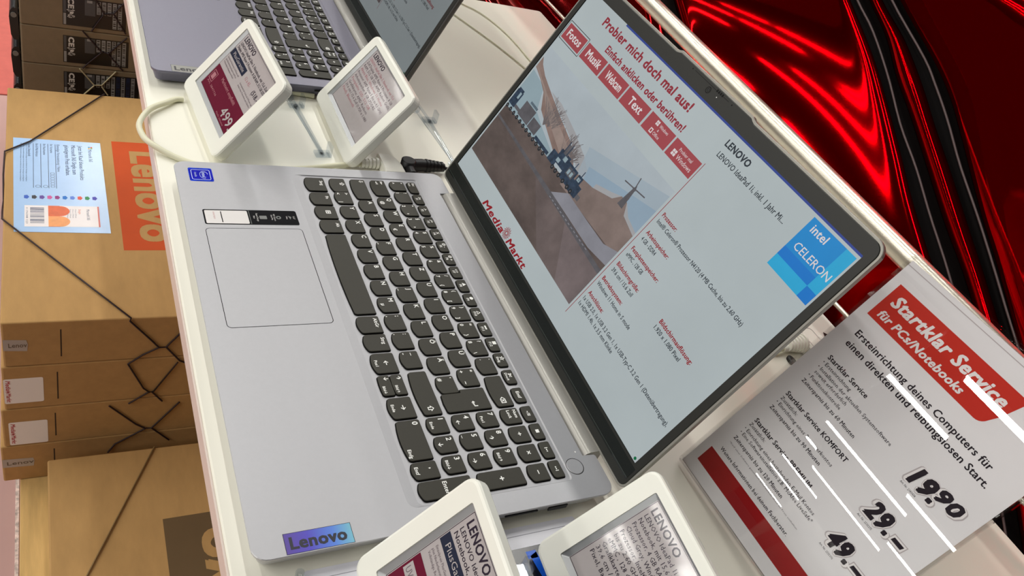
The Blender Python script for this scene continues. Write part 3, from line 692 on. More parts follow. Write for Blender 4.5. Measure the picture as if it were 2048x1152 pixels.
laptop('laptop', (0, 0, TOP), 'silver laptop with bright price page on its screen, blue chip sticker and bluish brand badge', silver, silver2, lid_silver, 'bright', .66, LCD, '_silver')
laptop('laptop', (-504.1, -2.7, TOP), 'dark slate laptop at the left end of the table, half hidden behind two price displays', slate, slate2, lid_slate, 'grey', .3, math.radians(70.4), '_slate', False)

# ================================================================ PRICE DISPLAYS
case_m = mat('white_case_plastic', (240, 240, 230), .25, spec=.45, noise=.01)
tray_m = mat('display_rim_grey', (168, 170, 172), .3, metal=.3, noise=.02)
paper_e = mat('e_paper', (178, 171, 171), .06, spec=.5, noise=.02, nscale=200)
ink_e = mat('e_ink', (52, 44, 56), .08, spec=.5, noise=.02)
mag_e = mat('e_magenta', (104, 28, 50), .07, spec=.5, noise=.04, nscale=90)
navy_e = mat('e_navy', (44, 48, 66), .08, spec=.5, noise=.03)
soft_e = mat('e_soft_ink', (112, 100, 106), .08, spec=.5, noise=.03)
rose_e = mat('e_rose_ink', (176, 120, 128), .08, spec=.5, noise=.03)
clear = clear_plastic('clear_stand_plastic', (.89, .91, .93))
LW, LH = 124.56, 91.53
def price_display(loc, yaw, tilt, label, content, foot=122, rest=0.):
    cz = 389.115; z_fit = TOP + 1.0; lift = 11 * math.sin(tilt) + .4 + rest
    k = (cz - (TOP + lift)) / (cz - z_fit)
    loc = (570.586 + k * (loc[0] - 570.586), -84.542 + k * (loc[1] + 84.542), TOP)
    t = thing('price_display', loc, label, 'price display', 'electronic price displays on clear stands', rz=yaw)
    Vv = Vector((0, math.sin(tilt), math.cos(tilt))); Nn = Vector((0, -math.cos(tilt), math.sin(tilt)))
    T = lambda u, v, h: tuple(Vector((u * k, 0, lift)) + Vv * v * k + Nn * h)
    out = rrect(-LW / 2, LW / 2, 0, LH, 8, 6)
    hole = rrect(-LW / 2 + 14.19, LW / 2 - 14.19, 14.1, LH - 7.24, 1, 2); inn = rrect(-44.6, 45.8, 17.7, 82.6, .6, 2)
    b = MB()
    b.loft(out, [(2.5, -11), (.6, -9.4), (0, -8), (0, -1.8), (.7, -.5), (2.2, 0)], case_m, cap1=False, T=T)
    b.holed(inset(out, 2.2), [hole[::-1]], 0, case_m, T)
    b.walls(hole[::-1], 0, -.9, case_m, T)
    n = len(hole); A = [T(x, y, -.9) for x, y in hole]; B = [T(x, y, -2.6) for x, y in inn]
    b.add(A + B, [(i, (i + 1) % n, n + (i + 1) % n, n + i) for i in range(n)], tray_m)
    case = b.build('case', t)
    b = MB(); pl = Plane(b, lambda u, v, h: T(u, v, -2.6 + h), .05)
    pl.rect(-44.6, 45.8, 17.7, 82.6, paper_e, 0); pl.ring(-44.3, 45.5, 18.0, 82.3, .35, ink_e, 1)
    content(pl); b.build('display', t)
    # clear stand: back plate, two legs, tie bar and feet
    b = MB()
    b.loft(rrect(-54, 54, 8, LH - 4, 5, 3), [(0, -13.2), (0, -11.3)], clear, T=T)
    zr = rest + .1
    for x in (-42, 43):
        p = Vector(T(x, LH - 10, -15)); q = Vector((x, foot - 1, zr + 2.0)); d = (q - p).normalized(); up = Vector((1, 0, 0)); side = d.cross(up).normalized()
        vs = []
        for c in (p, q):
            for sx, ss in ((-5, -1.2), (5, -1.2), (5, 1.2), (-5, 1.2)): vs.append(tuple(c + up * sx + side * ss))
        b.add(vs, [(0, 1, 2, 3), (7, 6, 5, 4), (0, 4, 5, 1), (1, 5, 6, 2), (2, 6, 7, 3), (3, 7, 4, 0)], clear)
        b.box(x - 5, x + 5, foot - 8, foot + 7, zr, zr + 2.6, clear, .8); b.box(x - 5, x + 5, foot + 4, foot + 7, zr, zr + 12, clear, .8)
        b.tube([tuple(Vector(T(x - 9, LH - 9, -15))), tuple(Vector(T(x + 11, LH - 9, -15)))], 4, clear, 12)
    b.box(-42, 43, foot - 3, foot + 1, zr, zr + 2.4, clear, .6)
    b.build('stand', t)
    return t
def wavy_lines(pl, rows, m_, cap=2.1, u0=-41):
    for s, u1, v in rows: pl.text(s, u0, v, cap, m_, u1, 2, res=1)
def c_sale(pl, price, name2, extra, badge='PlusGarantie'):
    pl.text('LENOVO', -41, 75.4, 5.0, ink_e, -11, 2, bold=.03)
    pl.text(name2[0], -41, 70.6, 2.8, ink_e, 44, 2, bold=.008); pl.text(name2[1], -41, 66.4, 2.8, ink_e, 44, 2, bold=.008)
    pl.rect(-43.4, -1, 57.2, 64.6, navy_e, 2); pl.text(badge, -38, 59.2, 3.6, paper_e, -5, 3)
    wavy_lines(pl, (('Einzelpreis PlusGarantie 36 Monate inkl.', -4, 53.5), ('plus Niederlassung Angebot und Preis', -6, 50.6), ('Vollständige Bedingungen im Markt', -9, 47.8)), soft_e, 1.7)
    wavy_lines(pl, (('Gerätegarantie für Geräte ab 24 Monate zzgl.', 43, 52.4), ('Artikel ohne Dekoration und Zubehör', 42, 49.6)), soft_e, 1.6, 4)
    pl.rect(-43.4, 44.6, 18.4, 43.2, mag_e, 2)
    extra(pl)
def x_499(pl):
    pl.text('(518.-)', 28.2, 57.8, 4.4, ink_e, 45.2, 2, bold=.02); pl.text('12 x 43.-', 5, 58.4, 3.4, rose_e, 20, 2)
    pl.text('Marktwirt empfiehlt', -21, 37.4, 3.4, rose_e, 22.6, 3, bold=.01); pl.text('Art. 2847736', -39, 25.0, 2.0, rose_e, -9, 3)
    pl.text('499.', 14.8, 22.6, 9.0, paper_e, 44.0, 3, bold=.02); pl.text('MwSt. inklusive', 10, 19.6, 1.6, rose_e, 33, 3)
    pl.ring(-41, -31, 27.5, 37.5, .6, rose_e, 3); pl.rect(-39, -33, 29.5, 35.5, rose_e, 3)
def x_uvp(pl):
    pl.rect(-42, -26, 30, 37.4, paper_e, 3); pl.text('UVP', -40.6, 31.4, 4.0, soft_e, -32, 4); pl.text('299.-', -36, 22.5, 6.4, paper_e, 4, 3, bold=.015)
def c_499(pl): c_sale(pl, '499', ('LENOVO IdeaPad Slim 3, Notebook, mit 15,6 Zoll', 'Display, AMD Ryzen 5 Prozessor, 8 GB RAM, 512 GB SSD'), x_499)
def c_uvp(pl): c_sale(pl, '', ('LENOVO IdeaPad 1i, inkl. 1 Jahr Microsoft', 'Notebook, mit 15,6 Zoll Display, Intel'), x_uvp)
def c_spec(rows, m_):
    def f(pl):
        pl.text('LENOVO', -41, 75.4, 4.6, ink_e, -10.5, 2, bold=.03)
        v = 70.6
        for i, (s, u1) in enumerate(rows):
            pl.text(s, -41, v, 2.9, m_[i % len(m_)], u1, 2, bold=.006, res=1); v -= 4.36
    return f
specA = [('LENOVO IdeaPad Slim 3, Notebook, mit 15,6', 36), ('Zoll Display, AMD Ryzen 5 Prozessor, 8 GB', 40), ('RAM, 512 GB SSD, AMD Radeon Grafik,', 43), ('Abyss Blue, Windows 11 Home', 30), ('Prozessor: AMD Ryzen 5 (bis zu 4,3 GHz)', 38), ('Arbeitsspeicher: 8 GB LPDDR5', 26), ('Festplatte: SSD, 512 GB', 20), ('Grafikkarte: AMD Radeon', 22), ('39.6 cm / 15.6 Zoll (1.920 x 1.080', 30), ('Pixel), Bluetooth', -2)]
specB = [('LENOVO IdeaPad 1i, inkl. 1 Jahr Microsoft', 38), ('Notebook, mit 15,6 Zoll Display, Intel Celeron', 44), ('Prozessor, 4 GB RAM, 128 GB eMMC,', 26), ('Cloud Grey, Windows 11 Home S', 20), ('Prozessor: Intel® Celeron® N4120', 24), ('bis zu 2.60 GHz), Arbeitsspeicher: 4 GB', 34), ('eMMC , 128 GB', -12), ('Grafikkarte: Intel® UHD 600', 16), ('39.6 cm / 15.6 Zoll (1.920 x 1.080', 30), ('Pixel, Batterie', -12)]
price_display((-87.13, 29.67, TOP), .08, .62, 'white price display with dark red field and price 499, left of the silver laptop', c_499, 104)
price_display((-87.55, 151.42, TOP + .6), 0., .58, 'white price display with small grey text only, standing behind the one marked 499', c_spec(specA, (rose_e, soft_e, soft_e)))
price_display((425.13, 50.92, TOP + 1.7), -.07, .58, 'white price display with red field, cut by the bottom picture edge', c_uvp, 96, .95)
price_display((438.88, 163.38, TOP + 1.7), -.06, .64, 'white price display with grey specification text, beside the clear sign holder', c_spec(specB, (ink_e,)), 110, .95)

# leaflet under the two right price displays
t = thing('leaflet', (430, 120, TOP), 'dark blue printed leaflet with white margin under the price displays right of the silver laptop', 'leaflet')
b = MB(); wp = mat('leaflet_paper', (232, 232, 240), .3, noise=.02); dk = mat('leaflet_navy', (8, 10, 24), .2, noise=.2); bl = mat('leaflet_blue', (20, 96, 215), .3, noise=.25, nscale=60)
b.loft(rrect(-67, 74, -92, 84, 1.5, 2), [(0, .1), (0, .9)], wp)
pl = Plane(b, lambda u, v, h: (u, v, .9 + h), .04); pl.rect(-53, 68, -86, 58, dk, 1); pl.rect(-61.4, -61, -92, 84, mat('fold_line', (150, 150, 160), .5, noise=.02), 1)
for i in range(7):
    y = -72 + i * 19
    pl.poly([(-44 + 10 * math.sin(i), y), (-20, y + 5 + 3 * math.sin(i * 2)), (10, y + 1), (40, y + 8), (62, y + 3), (62, y + 8), (36, y + 13), (8, y + 6), (-22, y + 10), (-46 + 10 * math.sin(i), y + 5)], bl, 2)
for y in (-38, 12, 40): pl.rect(-50, -45, y, y + 7, bl, 2)
b.build('sheet', t)
b = MB(); b.tube([(-67, -94, 2), (-60, -97, 3.4), (-52, -96, 2.4), (-44, -97, 3.6), (-30, -95, 2.2), (10, -96, 2.4)], 2.4, clear, 8); b.build('sleeve_edge', t)

# ================================================================ SIGN
sx, sy, syaw, stilt = 410.81, 318.08, .06, .46
t = thing('sign_holder', (sx, sy, TOP), 'clear acrylic sign holder leaning back on the table beside the silver laptop', 'sign holder', rz=syaw)
Vv = Vector((0, math.sin(stilt), math.cos(stilt))); Nn = Vector((0, -math.cos(stilt), math.sin(stilt)))
TS = lambda u, v, h: tuple(Vector((u, 0, 2.2)) + Vv * v + Nn * h)
acr = clear_plastic('clear_acrylic', (.985, .985, .985), 1.5)
b = MB(); b.loft(rrect(-75.5, 75.5, 0, 215.2, 1.5, 2), [(0, -.1), (0, 1.9)], acr, T=TS); b.build('front_sheet', t)
b = MB(); b.loft(rrect(-75.5, 75.5, 0, 217.2, 1.5, 2), [(0, -5.2), (0, -3.4)], acr, T=TS); b.build('back_sheet', t)
b = MB(); b.box(-75.5, 75.5, 0, 95, .1, 2.0, acr, .6); b.build('foot_plate', t)
b = MB()
for u0, u1 in ((-75.5, -73.6), (73.6, 75.5)): b.loft(rrect(u0, u1, 2, 214, .4, 1), [(0, -3.3), (0, -.2)], acr, T=TS)
b.build('side_spacer', t)
ps = thing('paper_sign', (sx, sy, TOP), 'printed service price sheet with red header inside the clear sign holder', 'sign', rz=syaw)
paper = mat('sign_paper', (236, 234, 236), .7, spec=.2, noise=.01, nscale=60); sred = mat('sign_red', (202, 44, 28), .6, spec=.2, noise=.03, nscale=30); sdark = mat('sign_deep_red', (160, 8, 14), .6, spec=.2, noise=.03, nscale=30)
sink = mat('sign_ink', (34, 26, 36), .6, spec=.2, noise=.02); swh = mat('sign_white', (240, 236, 236), .6, spec=.2, noise=.01); sgr = mat('sign_grey', (190, 182, 184), .6, spec=.2, noise=.01); sft = mat('sign_fine_ink', (100, 94, 100), .6, spec=.2, noise=.02)
b = MB(); b.loft(rrect(-73.4, 73.4, 1.2, 211.6, .2, 1), [(0, -.75), (0, -.45)], paper, T=TS)
pl = Plane(b, lambda u, v, h: TS(u, v, -.45 + h), .05); TX = pl.text
pl.rect(-73.4, 73.4, 207.6, 208.2, sgr, 1)
hd = [(-66.6, 195.4), (-66.6, 167.2), (24.5, 167.2)] + [(24.5 + 6.5 * math.sin(math.radians(a)), 173.7 - 6.5 * math.cos(math.radians(a))) for a in (15, 30, 45, 60, 75)] + [(33.4, 178), (37.0, 193.4), (37.2, 195.4)]
pl.poly(hd, sred, 1)
TX('Startklar Service', -61, 181.6, 8.2, swh, 29.8, 2, bold=.036, shear=.2); TX('für PCs/Notebooks', -61.2, 170.8, 5.4, swh, 9.2, 2, bold=.032, shear=.2)
TX('Ersteinrichtung deines Computers für', -61.2, 151.8, 4.6, sink, 52.6, 2, bold=.022); TX('einen direkten und reibungslosen Start.', -60.6, 143.0, 4.6, sink, 58.8, 2, bold=.022)
for s, u0, u1, v, c, bo in (('Startklar Service', -60.8, -24.2, 128.0, 3.4, .026), ('• Ersteinrichtung', -60.9, -34.2, 123.4, 2.6, .004), ('• Installation der aktuellen Systemsoftware', -60.9, 8.2, 118.9, 2.6, .004), ('soweit erforderlich', -59.4, -28.8, 115.0, 2.6, .004), ('• Funktionskontrolle', -60.9, -29.2, 110.3, 2.6, .004), ('Zeitersparnis bis zu 60 Minuten', -60.8, -9.6, 104.8, 2.8, .016),
                         ('Startklar Service KOMFORT', -60.7, -.8, 90.4, 3.4, .026), ('Zusätzlich:', -60.8, -44.2, 85.7, 2.6, .004), ('• Einrichtung eines Benutzerkontos', -61, -4.2, 81.5, 2.6, .004), ('Zeitersparnis bis zu 90 Minuten', -61, -9.8, 75.9, 2.8, .016),
                         ('Startklar Service PREMIUM', -60.5, -2.2, 61.3, 3.4, .026), ('Zusätzlich:', -61, -44.4, 56.8, 2.6, .004), ('• Einrichtung eines bestehenden E-Mail Kontos', -61.2, 12.5, 52.0, 2.6, .004), ('• Eine Softwareinstallation z.B. McAfee LiveSafe*', -61.2, 15.2, 47.9, 2.6, .004), ('Zeitersparnis bis zu 120 Minuten', -61.1, -8.5, 42.0, 2.8, .016),
                         ('*Kauf einer Software gesondert erforderlich, nicht im Preis enthalten', -60.6, 13.2, 37.6, 1.1, 0), ('Weitere Informationen bei deinem Fachberater.', -61.1, 12.3, 29.0, 2.8, .016)):
    TX(s, u0, v, c, sink if c > 2 else sft, u1, 2, bold=bo, res=1 if c < 3 else 2)
for (s1, u0, u1, s2, w0, w1, v, v2) in (('19.', 29.4, 47.2, '90', 46.8, 62.6, 113.4, 118.0), ('29.', 28.6, 46.6, '-', 50.6, 58.4, 80.0, 81.6), ('49.', 28.2, 46.2, '-', 49.4, 57.4, 48.8, 50.4)):
    for bo, m_, ly, g in ((.17, sgr, 2, 1.7), (.14, swh, 3, 1.1), (.05, sink, 4, 0)):
        TX(s1, u0 - g, v - g * .2, 11.4, m_, u1 + g, ly, bold=bo, shear=.2)
        if s2 == '90': TX(s2, w0 - g, v2 - g * .2, 8.4, m_, w1 + g, ly, bold=bo, shear=.2)
        else: pl.poly([(w0 - g, v2 - g), (w1 + g, v2 - g), (w1 + g + .8, v2 + 2.8 + g), (w0 - g + .8, v2 + 2.8 + g)], m_, ly)
for s, v in (('Art. Nr. 2383438', 109.2), ('Art. Nr. 2535375', 75.4), ('Art. Nr. 2535376', 44.2)): TX(s, 27.7, v, 1.4, sink, 40.1, 2, res=1)
pl.rect(-66.6, 73.4, 10.9, 25.3, sdark, 1)
b.build('sheet', ps)

# ================================================================ CABLES AND PLUGS
wcab = mat('white_cable', (226, 224, 196), .4, noise=.02); wplug = mat('white_plug', (248, 247, 236), .35, noise=.01); bcab = mat('black_cable', (16, 15, 16), .45, noise=.03)
def smooth_path(pts, n=6):
    P = [Vector(p) for p in pts]; out = []
    for i in range(len(P) - 1):
        a, b_, c, d = P[max(i - 1, 0)], P[i], P[i + 1], P[min(i + 2, len(P) - 1)]
        for k in range(n):
            u = k / n; out.append(.5 * ((2 * b_) + (c - a) * u + (2 * a - 5 * b_ + 4 * c - d) * u * u + (3 * b_ - a - 3 * c + d) * u ** 3))
    return out + [P[-1]]
zc = 2.7
t = thing('security_cable', (-24, 100, TOP), 'white cable looping over the table edge into a ribbed plug at the silver laptop', 'cable')
o0 = Vector((-24, 100, 0)); L = lambda pts: [Vector(p) - o0 for p in pts]
b = MB(); b.tube(smooth_path(L([(-146, 150, zc), (-148.5, 131, zc), (-151, 110, zc), (-152, 60, zc), (-150, 48, zc)])), 2.5, wcab, 10); b.tube(smooth_path(L([(-117, 22.5, zc), (-116, 16, zc), (-108, 8, zc + 1), (-92, -8, zc + 2), (-70, -18, zc + 1), (-51, -17, zc + 1), (-37, -11, zc + 2), (-24, 4, zc), (-12, 24, zc), (-9, 45, zc), (-10, 70, zc), (-16, 112, zc), (-23.5, 150, zc + 1), (-25, 172, 5)])), 2.5, wcab, 10); b.build('wire', t)
b = MB()
for i in range(5): b.tube(L([(-25 - i * .3, 166 + i * 3.6, 5.2), (-25 - i * .3, 168.6 + i * 3.6, 5.2)]), 4.0 + i * .35, wplug, 14)
b.tube(L([(-25, 166, 5.2), (-27, 186, 5.2)]), 3.4, wplug, 12); b.build('strain_relief', t)
b = MB(); b.loft([(x - o0.x, y - o0.y) for x, y in ((-36, 184), (-6, 184), (-6, 204), (-19, 204), (-30, 201), (-36, 195))], [(1, .4), (0, 1.4), (0, 9.6), (1, 10.6)], wplug); b.build('plug', t)
for pts, lb in (([(-470, 432, 1.5), (-455, 439, 1.5), (-440, 454, 1.5), (-417, 466, 1.5), (-380, 476, 1.5), (-340, 480, 1.5), (-297, 481, 1.5), (-220, 488, 1.5)], 'thin white lead curving over the table behind the slate laptop, the one further back'),
                ([(-440, 398, 1.5), (-401, 414, 1.5), (-340, 440, 1.5), (-279, 460, 1.5), (-210, 474, 1.5)], 'thin white lead lying straight on the table behind the slate laptop, nearer one')):
    t = thing('thin_lead', (-340, 450, TOP), lb, 'cable', 'thin leads behind the slate laptop'); o0 = Vector((-340, 450, 0))
    b = MB(); b.tube(smooth_path([Vector(p) - o0 for p in pts]), 1.0, wcab, 8); b.build('wire', t)
t = thing('power_cable', (-22, 230, TOP), 'black angled power plug and lead at the back left of the silver laptop', 'cable')
o0 = Vector((-22, 230, 0))
b = MB(); b.tube(L([(-22, 211, 1), (-22, 211, 13.5), (-22, 211, 14.2)]), [7.2, 7.2, 6], bcab, 20); b.tube(L([(-22, 211, 7.5), (-5.5, 211, 7.5)]), 5.2, bcab, 14); b.build('plug', t)
b = MB(); b.tube(L([(-22.5, 212, 7.5), (-24, 226, 7.5), (-23.5, 250, 6.5)]), [6.4, 6.2, 4.2], bcab, 14)
for i in range(5): b.tube(L([(-24 + i * .1, 230 + i * 4, 7.3), (-24 + i * .1, 232 + i * 4, 7.3)]), 6.5 - i * .4, bcab, 14)
b.build('strain_relief', t)
b = MB(); b.tube(smooth_path(L([(-23.5, 249, 6.3), (-22.5, 262, 4), (-16, 290, 2.2), (10, 330, 2), (60, 370, 2), (120, 420, 2), (190, 480, 2)])), 1.9, bcab, 8); b.build('wire', t)

t = thing('alarm_hub', (225, 560, TOP), 'white alarm box with ribbed plug behind the silver laptop lid', 'alarm box')
b = MB(); b.loft(rrect(-34, 52, -32, 24, (12, 16, 5, 5), 5), [(1.2, .2), (0, 1.4), (0, 11), (1.5, 13)], wplug); b.build('housing', t)
b = MB()
for i in range(6): b.tube([(16 + i * .3, -33 - i * 3.6, 8), (16 + i * .3, -35.4 - i * 3.6, 8)], 9.5 - i * .8, wplug, 14)
b.tube([(16, -30, 8), (18, -58, 5)], [7.5, 3.4], wplug, 12); b.tube(smooth_path([(18, -56, 5), (17, -80, 3), (-10, -110, 2.6), (-60, -140, 2.6)]), 2.4, wcab, 8); b.build('ribbed_plug', t)
b = MB(); pl = Plane(b, lambda u, v, h: (u, v, 13 + h), .08); pl.poly([(9, 0), (16, -4), (14, 5)], port_m, 1); pl.ring(2, 32, -29, -12, .8, tray_m, 1, 4); b.build('socket', t)
b = MB(); b.loft([(32 + 7 * math.cos(2 * PI * i / 14) * (.6 if math.cos(2 * PI * i / 14) > 0 else 1), -55 + 3.6 * math.sin(2 * PI * i / 14)) for i in range(14)], [(0, .2), (0, 3), (1, 4)], port_m); b.build('cable_clip', t)

# ================================================================ BOXES AND PALLET
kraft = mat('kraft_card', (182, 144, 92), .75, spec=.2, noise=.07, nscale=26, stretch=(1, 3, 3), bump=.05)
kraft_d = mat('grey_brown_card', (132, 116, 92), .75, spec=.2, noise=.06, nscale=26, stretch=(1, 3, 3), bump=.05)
kraft_e = mat('card_slit', (52, 38, 20), .8, noise=.05)
orange = mat('print_orange', (196, 76, 22), .6, spec=.25, noise=.06, nscale=18); brown_p = mat('print_brown', (104, 84, 58), .7, spec=.2, noise=.06, nscale=18)
tape = mat('grey_tape', (176, 168, 158), .3, noise=.03); tape_ink = mat('tape_ink', (104, 90, 72), .5, noise=.02)
stk = mat('white_sticker', (244, 240, 234), .45, noise=.01); stk_red = mat('sticker_red', (190, 40, 56), .5, noise=.02)
def shop_name(pl, u, v, cap, width, rot, m_, layer=2):
    pl.text('Media', u, v, cap, m_, u + width * .44, layer, bold=.02, shear=.25, rot=rot)
    c, s_ = math.cos(rot), math.sin(rot); w = width * .51; cu, cv = u + c * w - s_ * cap * .4, v + s_ * w + c * cap * .4
    for i in range(8):
        a = 2 * PI * i / 8; pl.line([(cu, cv), (cu + cap * .55 * math.cos(a), cv + cap * .55 * math.sin(a))], cap * .13, m_, layer)
    w = width * .58; pl.text('Markt', u + c * w, v + s_ * w, cap, m_, u + c * w + width * .42, layer, bold=.02, shear=.25, rot=rot)
def laptop_box(name, x0, y0, z0, z1, label, m_, group, lx=490, ly=305, side=None, top=None, handle=False, slit=True):
    """a flat carton: origin at the middle of its underside"""
    cx, cy = x0 + lx / 2, y0 + ly / 2
    t = thing(name, (cx, cy, z0), label, 'carton', group)
    h = z1 - z0 - .4; b = MB()
    b.loft(rrect(-lx / 2, lx / 2, -ly / 2, ly / 2, 2.2, 2), [(1.6, .1), (0, 1.6), (0, h - 1.6), (.5, h - .5), (1.7, h)], m_)
    S = lambda u, v, hh: (lx / 2 + hh, u - cy, v - z0)         # +x side, u = y, v = z
    U = lambda u, v, hh: (u - cx, v - cy, h + hh)              # top, u = x, v = y
    pl = Plane(b, S, .08)
    if slit: pl.rect(slit[0] - .7, slit[0] + .7, z0 + 13, z1 - 13, kraft_e, 1)
    if top: top(Plane(b, U, .08))
    b.build('carton', t)
    if handle:
        b = MB(); hb = mat('black_handle', (24, 24, 26), .35, noise=.03)
        xc = lx / 2 - handle; yf = -ly / 2
        pr = [(yf - 2, -26), (yf - 5, -30), (yf - 9, -29), (yf - 12, -22), (yf - 13.5, 6), (yf - 12, 16), (yf - 8, 21), (yf - 2, 20)]
        b.prism(pr[::-1], xc - 60, xc + 60, hb, True); b.tube([(xc - 52, yf + 1, 12), (xc - 52, yf - 8, 12)], 6, hb, 12); b.tube([(xc + 52, yf + 1, 12), (xc + 52, yf - 8, 12)], 6, hb, 12)
        b.tube([(xc + 58, yf - 7.5, 10), (xc + 61.5, yf - 7.5, 10)], 4, mat('handle_stud', (120, 118, 112), .4, noise=.02), 10)
        b.build('handle', t)
    if side: side(t, S)
    return t, U, S
gA = 'cartons in the brown stack in front of the table'
def side_leno(word, y0, y1, zt_, zb_):
    def f(t, S):
        b = MB(); pl = Plane(b, S, .1); pl.poly([(y0, zb_ + .6), (y1 - .6, zb_ - 1.6), (y1 + .4, (zt_ + zb_) / 2), (y1 - .8, zt_ - 2), (y0, zt_)], tape, 2)
        pl.text(word, y0 + 5, (zt_ + zb_) / 2 - 3.8, 6.6, tape_ink, y1 - .5, 3, bold=.01); b.build('tape_label', t)
    return f
def side_mm(y0, y1, z0_, z1_):
    def f(t, S):
        b = MB(); pl = Plane(b, S, .1); pl.rect(y0, y1, z0_, z1_, stk, 2, 2.2); shop_name(pl, y0 + 2.2, z1_ - 3, 4.6, z1_ - z0_ - 6, -PI / 2, stk_red, 3); b.build('price_sticker', t)
    return f
def top_logo(pl):
    pl.rect(-510, -267, -8, 88, orange, 1); pl.text('Lenovo', -485, 15, 42, kraft, -286, 2, bold=.035, res=4)
ZS = (-320, -390, -464, -534, -604.8)
tA, UA, SA = laptop_box('laptop_carton', -636, -136, ZS[1], ZS[0], 'brown carton with orange brand field and pale blue flyer, topmost of the stack', kraft, gA, side=side_leno('Lenov', -141 + 6, -112, -345.5, -363.5), top=top_logo, slit=(-79.5,))
laptop_box('laptop_carton', -636, -139, ZS[2], ZS[1], 'brown carton with white shop sticker, second from the top of the stack', kraft, gA, side=side_mm(-138, -98.5, -453, -410), slit=(-84,))
laptop_box('laptop_carton', -636, -143, ZS[3], ZS[2], 'brown carton with white shop sticker, third from the top of the stack', kraft, gA, side=side_mm(-136.5, -96, -531.5, -488), slit=(-87.5,))
laptop_box('laptop_carton', -636, -147, ZS[4], ZS[3], 'brown carton with grey brand tape on its side, lowest of the stack, on the pallet', kraft, gA, side=side_leno('Lenov', -146.5, -112.5, -559, -576), slit=(-90,))
# flyer on the top carton
h0 = ZS[0] - .4
t = thing('flyer', (-402, -74, ZS[0] - .3), 'pale blue form flyer lying on the topmost brown carton', 'flyer')
b = MB(); bluep = mat('flyer_blue', (170, 202, 240), .22, spec=.5, noise=.03, nscale=30); fi = mat('flyer_ink', (52, 70, 104), .5, noise=.02); fw = mat('flyer_white', (236, 230, 230), .3, noise=.02); fo = mat('flyer_orange', (222, 100, 48), .35, noise=.12, nscale=120); fo2 = mat('flyer_amber', (238, 158, 92), .35, noise=.08, nscale=120); fr_ = mat('flyer_rose', (220, 120, 110), .4, noise=.03)
Fp = lambda u, v, hh: (u + 402, v + 74, .25 + hh)
pl = Plane(b, Fp, .05)
b.add([Fp(-505, -127.5, -.2), Fp(-302, -125, -.2), Fp(-300, -20.5, -.2), Fp(-503, -22.5, -.2), Fp(-505, -127.5, 0), Fp(-302, -125, 0), Fp(-300, -20.5, 0), Fp(-503, -22.6, .004)], [(3, 2, 1, 0), (4, 5, 6, 7), (0, 1, 5, 4), (1, 2, 6, 5), (2, 3, 7, 6), (3, 0, 4, 7)], bluep)
for i, (c_, x, y) in enumerate((((220, 90, 60), -492, -35.4), ((120, 170, 60), -489, -35.4), ((60, 150, 210), -492, -38.4), ((230, 180, 60), -489, -38.4))): pl.rect(x, x + 2.4, y, y + 2.4, mat('logo_tile_%d' % i, c_, .5, noise=.02), 2)
pl.text('Microsoft 365', -485, -38.4, 4.4, fi, -455, 2)
for s, u1, v in (('Jetzt bei Kauf dieses Produkts', -412, -50.5), ('Microsoft 365 Single zum', -424, -59), ('günstigeren Preis erhalten.', -421, -67)): pl.text(s, -493, v, 5.0, fi, u1, 2, bold=.006)
pl.text('Einmalige Voraussetzung / Name', -493, -76.6, 3.4, fi, -429, 2)
for s, u1, v in (('Ihr Vorname', -472, -84.6), ('Ihr Nachname', -467, -92.8), ('Ihre E-Mail Adresse', -462, -101.6), ('Datum, Unterschrift', -462, -110.4)): pl.text(s, -493, v, 3.2, fi, u1, 2)
for v in (-78.4, -87, -95.6, -104.2): pl.rect(-493.5, -391.5, v - .3, v + .3, fi, 2)
for v in (-112.6, -116, -119): pl.text('Mit Ihrer Unterschrift bestätigen Sie den Erhalt der Unterlagen und Angaben', -493, v, 1.4, fi, -405, 2, res=1)
for i in range(6): pl.ring(-426 + i * 5.6, -421.6 + i * 5.6, -84.8, -80.2, .4, fi, 2)
for v in (-91, -99.6): pl.arc(-395, v + .4, 2.4, 2.9, 0, 360, fi, 2, 14)
for i, c_ in enumerate(((40, 90, 190), (40, 40, 50), (90, 60, 150), (200, 80, 150), (140, 30, 120), (0, 110, 200), (90, 130, 220), (220, 80, 60), (40, 140, 80), (60, 60, 180))):
    v = -112 + i * 8.5; m_ = mat('app_icon_%d' % i, c_, .4, noise=.05); pl.poly([(-375, v - 2.6), (-369, v - 2.6), (-368, v + 1), (-372, v + 3.2), (-376, v + 1)], m_, 2)
pl.rect(-354.5, -312, -114, -32, fw, 2); pl.rect(-354.5, -312, -88.5, -76, fr_, 3)
hd_ = lambda x, m_: pl.poly([(x + 10.4 * math.cos(PI * i / 16), -76 + 11 * math.sin(PI * i / 16)) for i in range(17)], m_, 4)
hd_(-343.5, fo); hd_(-322.5, fo2); pl.rect(-354, -333, -88.5, -76, fo, 4); pl.rect(-333, -312.5, -88.5, -76, fo2, 4)
pl.rect(-354.5, -312, -33.4, -31.6, fr_, 3); pl.text('Microsoft 365', -348, -46, 3.4, fi, -326, 3); pl.text('Single', -348, -55, 2.6, fo, -338, 3)
for v in (-59, -62, -65, -68): pl.text('1 Person, 12 Monate', -348, v, 1.5, fi, -330, 3, res=1)
rb = random.Random(5); u = -350
while u < -318:
    w_ = rb.choice((.5, .9, 1.4)); pl.rect(u, u + w_, -108, -93, fi, 3); u += w_ + rb.choice((.6, 1.0, 1.6))
pl.text('0 196388 123', -350, -112.4, 2.2, fi, -318, 3, res=1)
b.build('sheet', t)

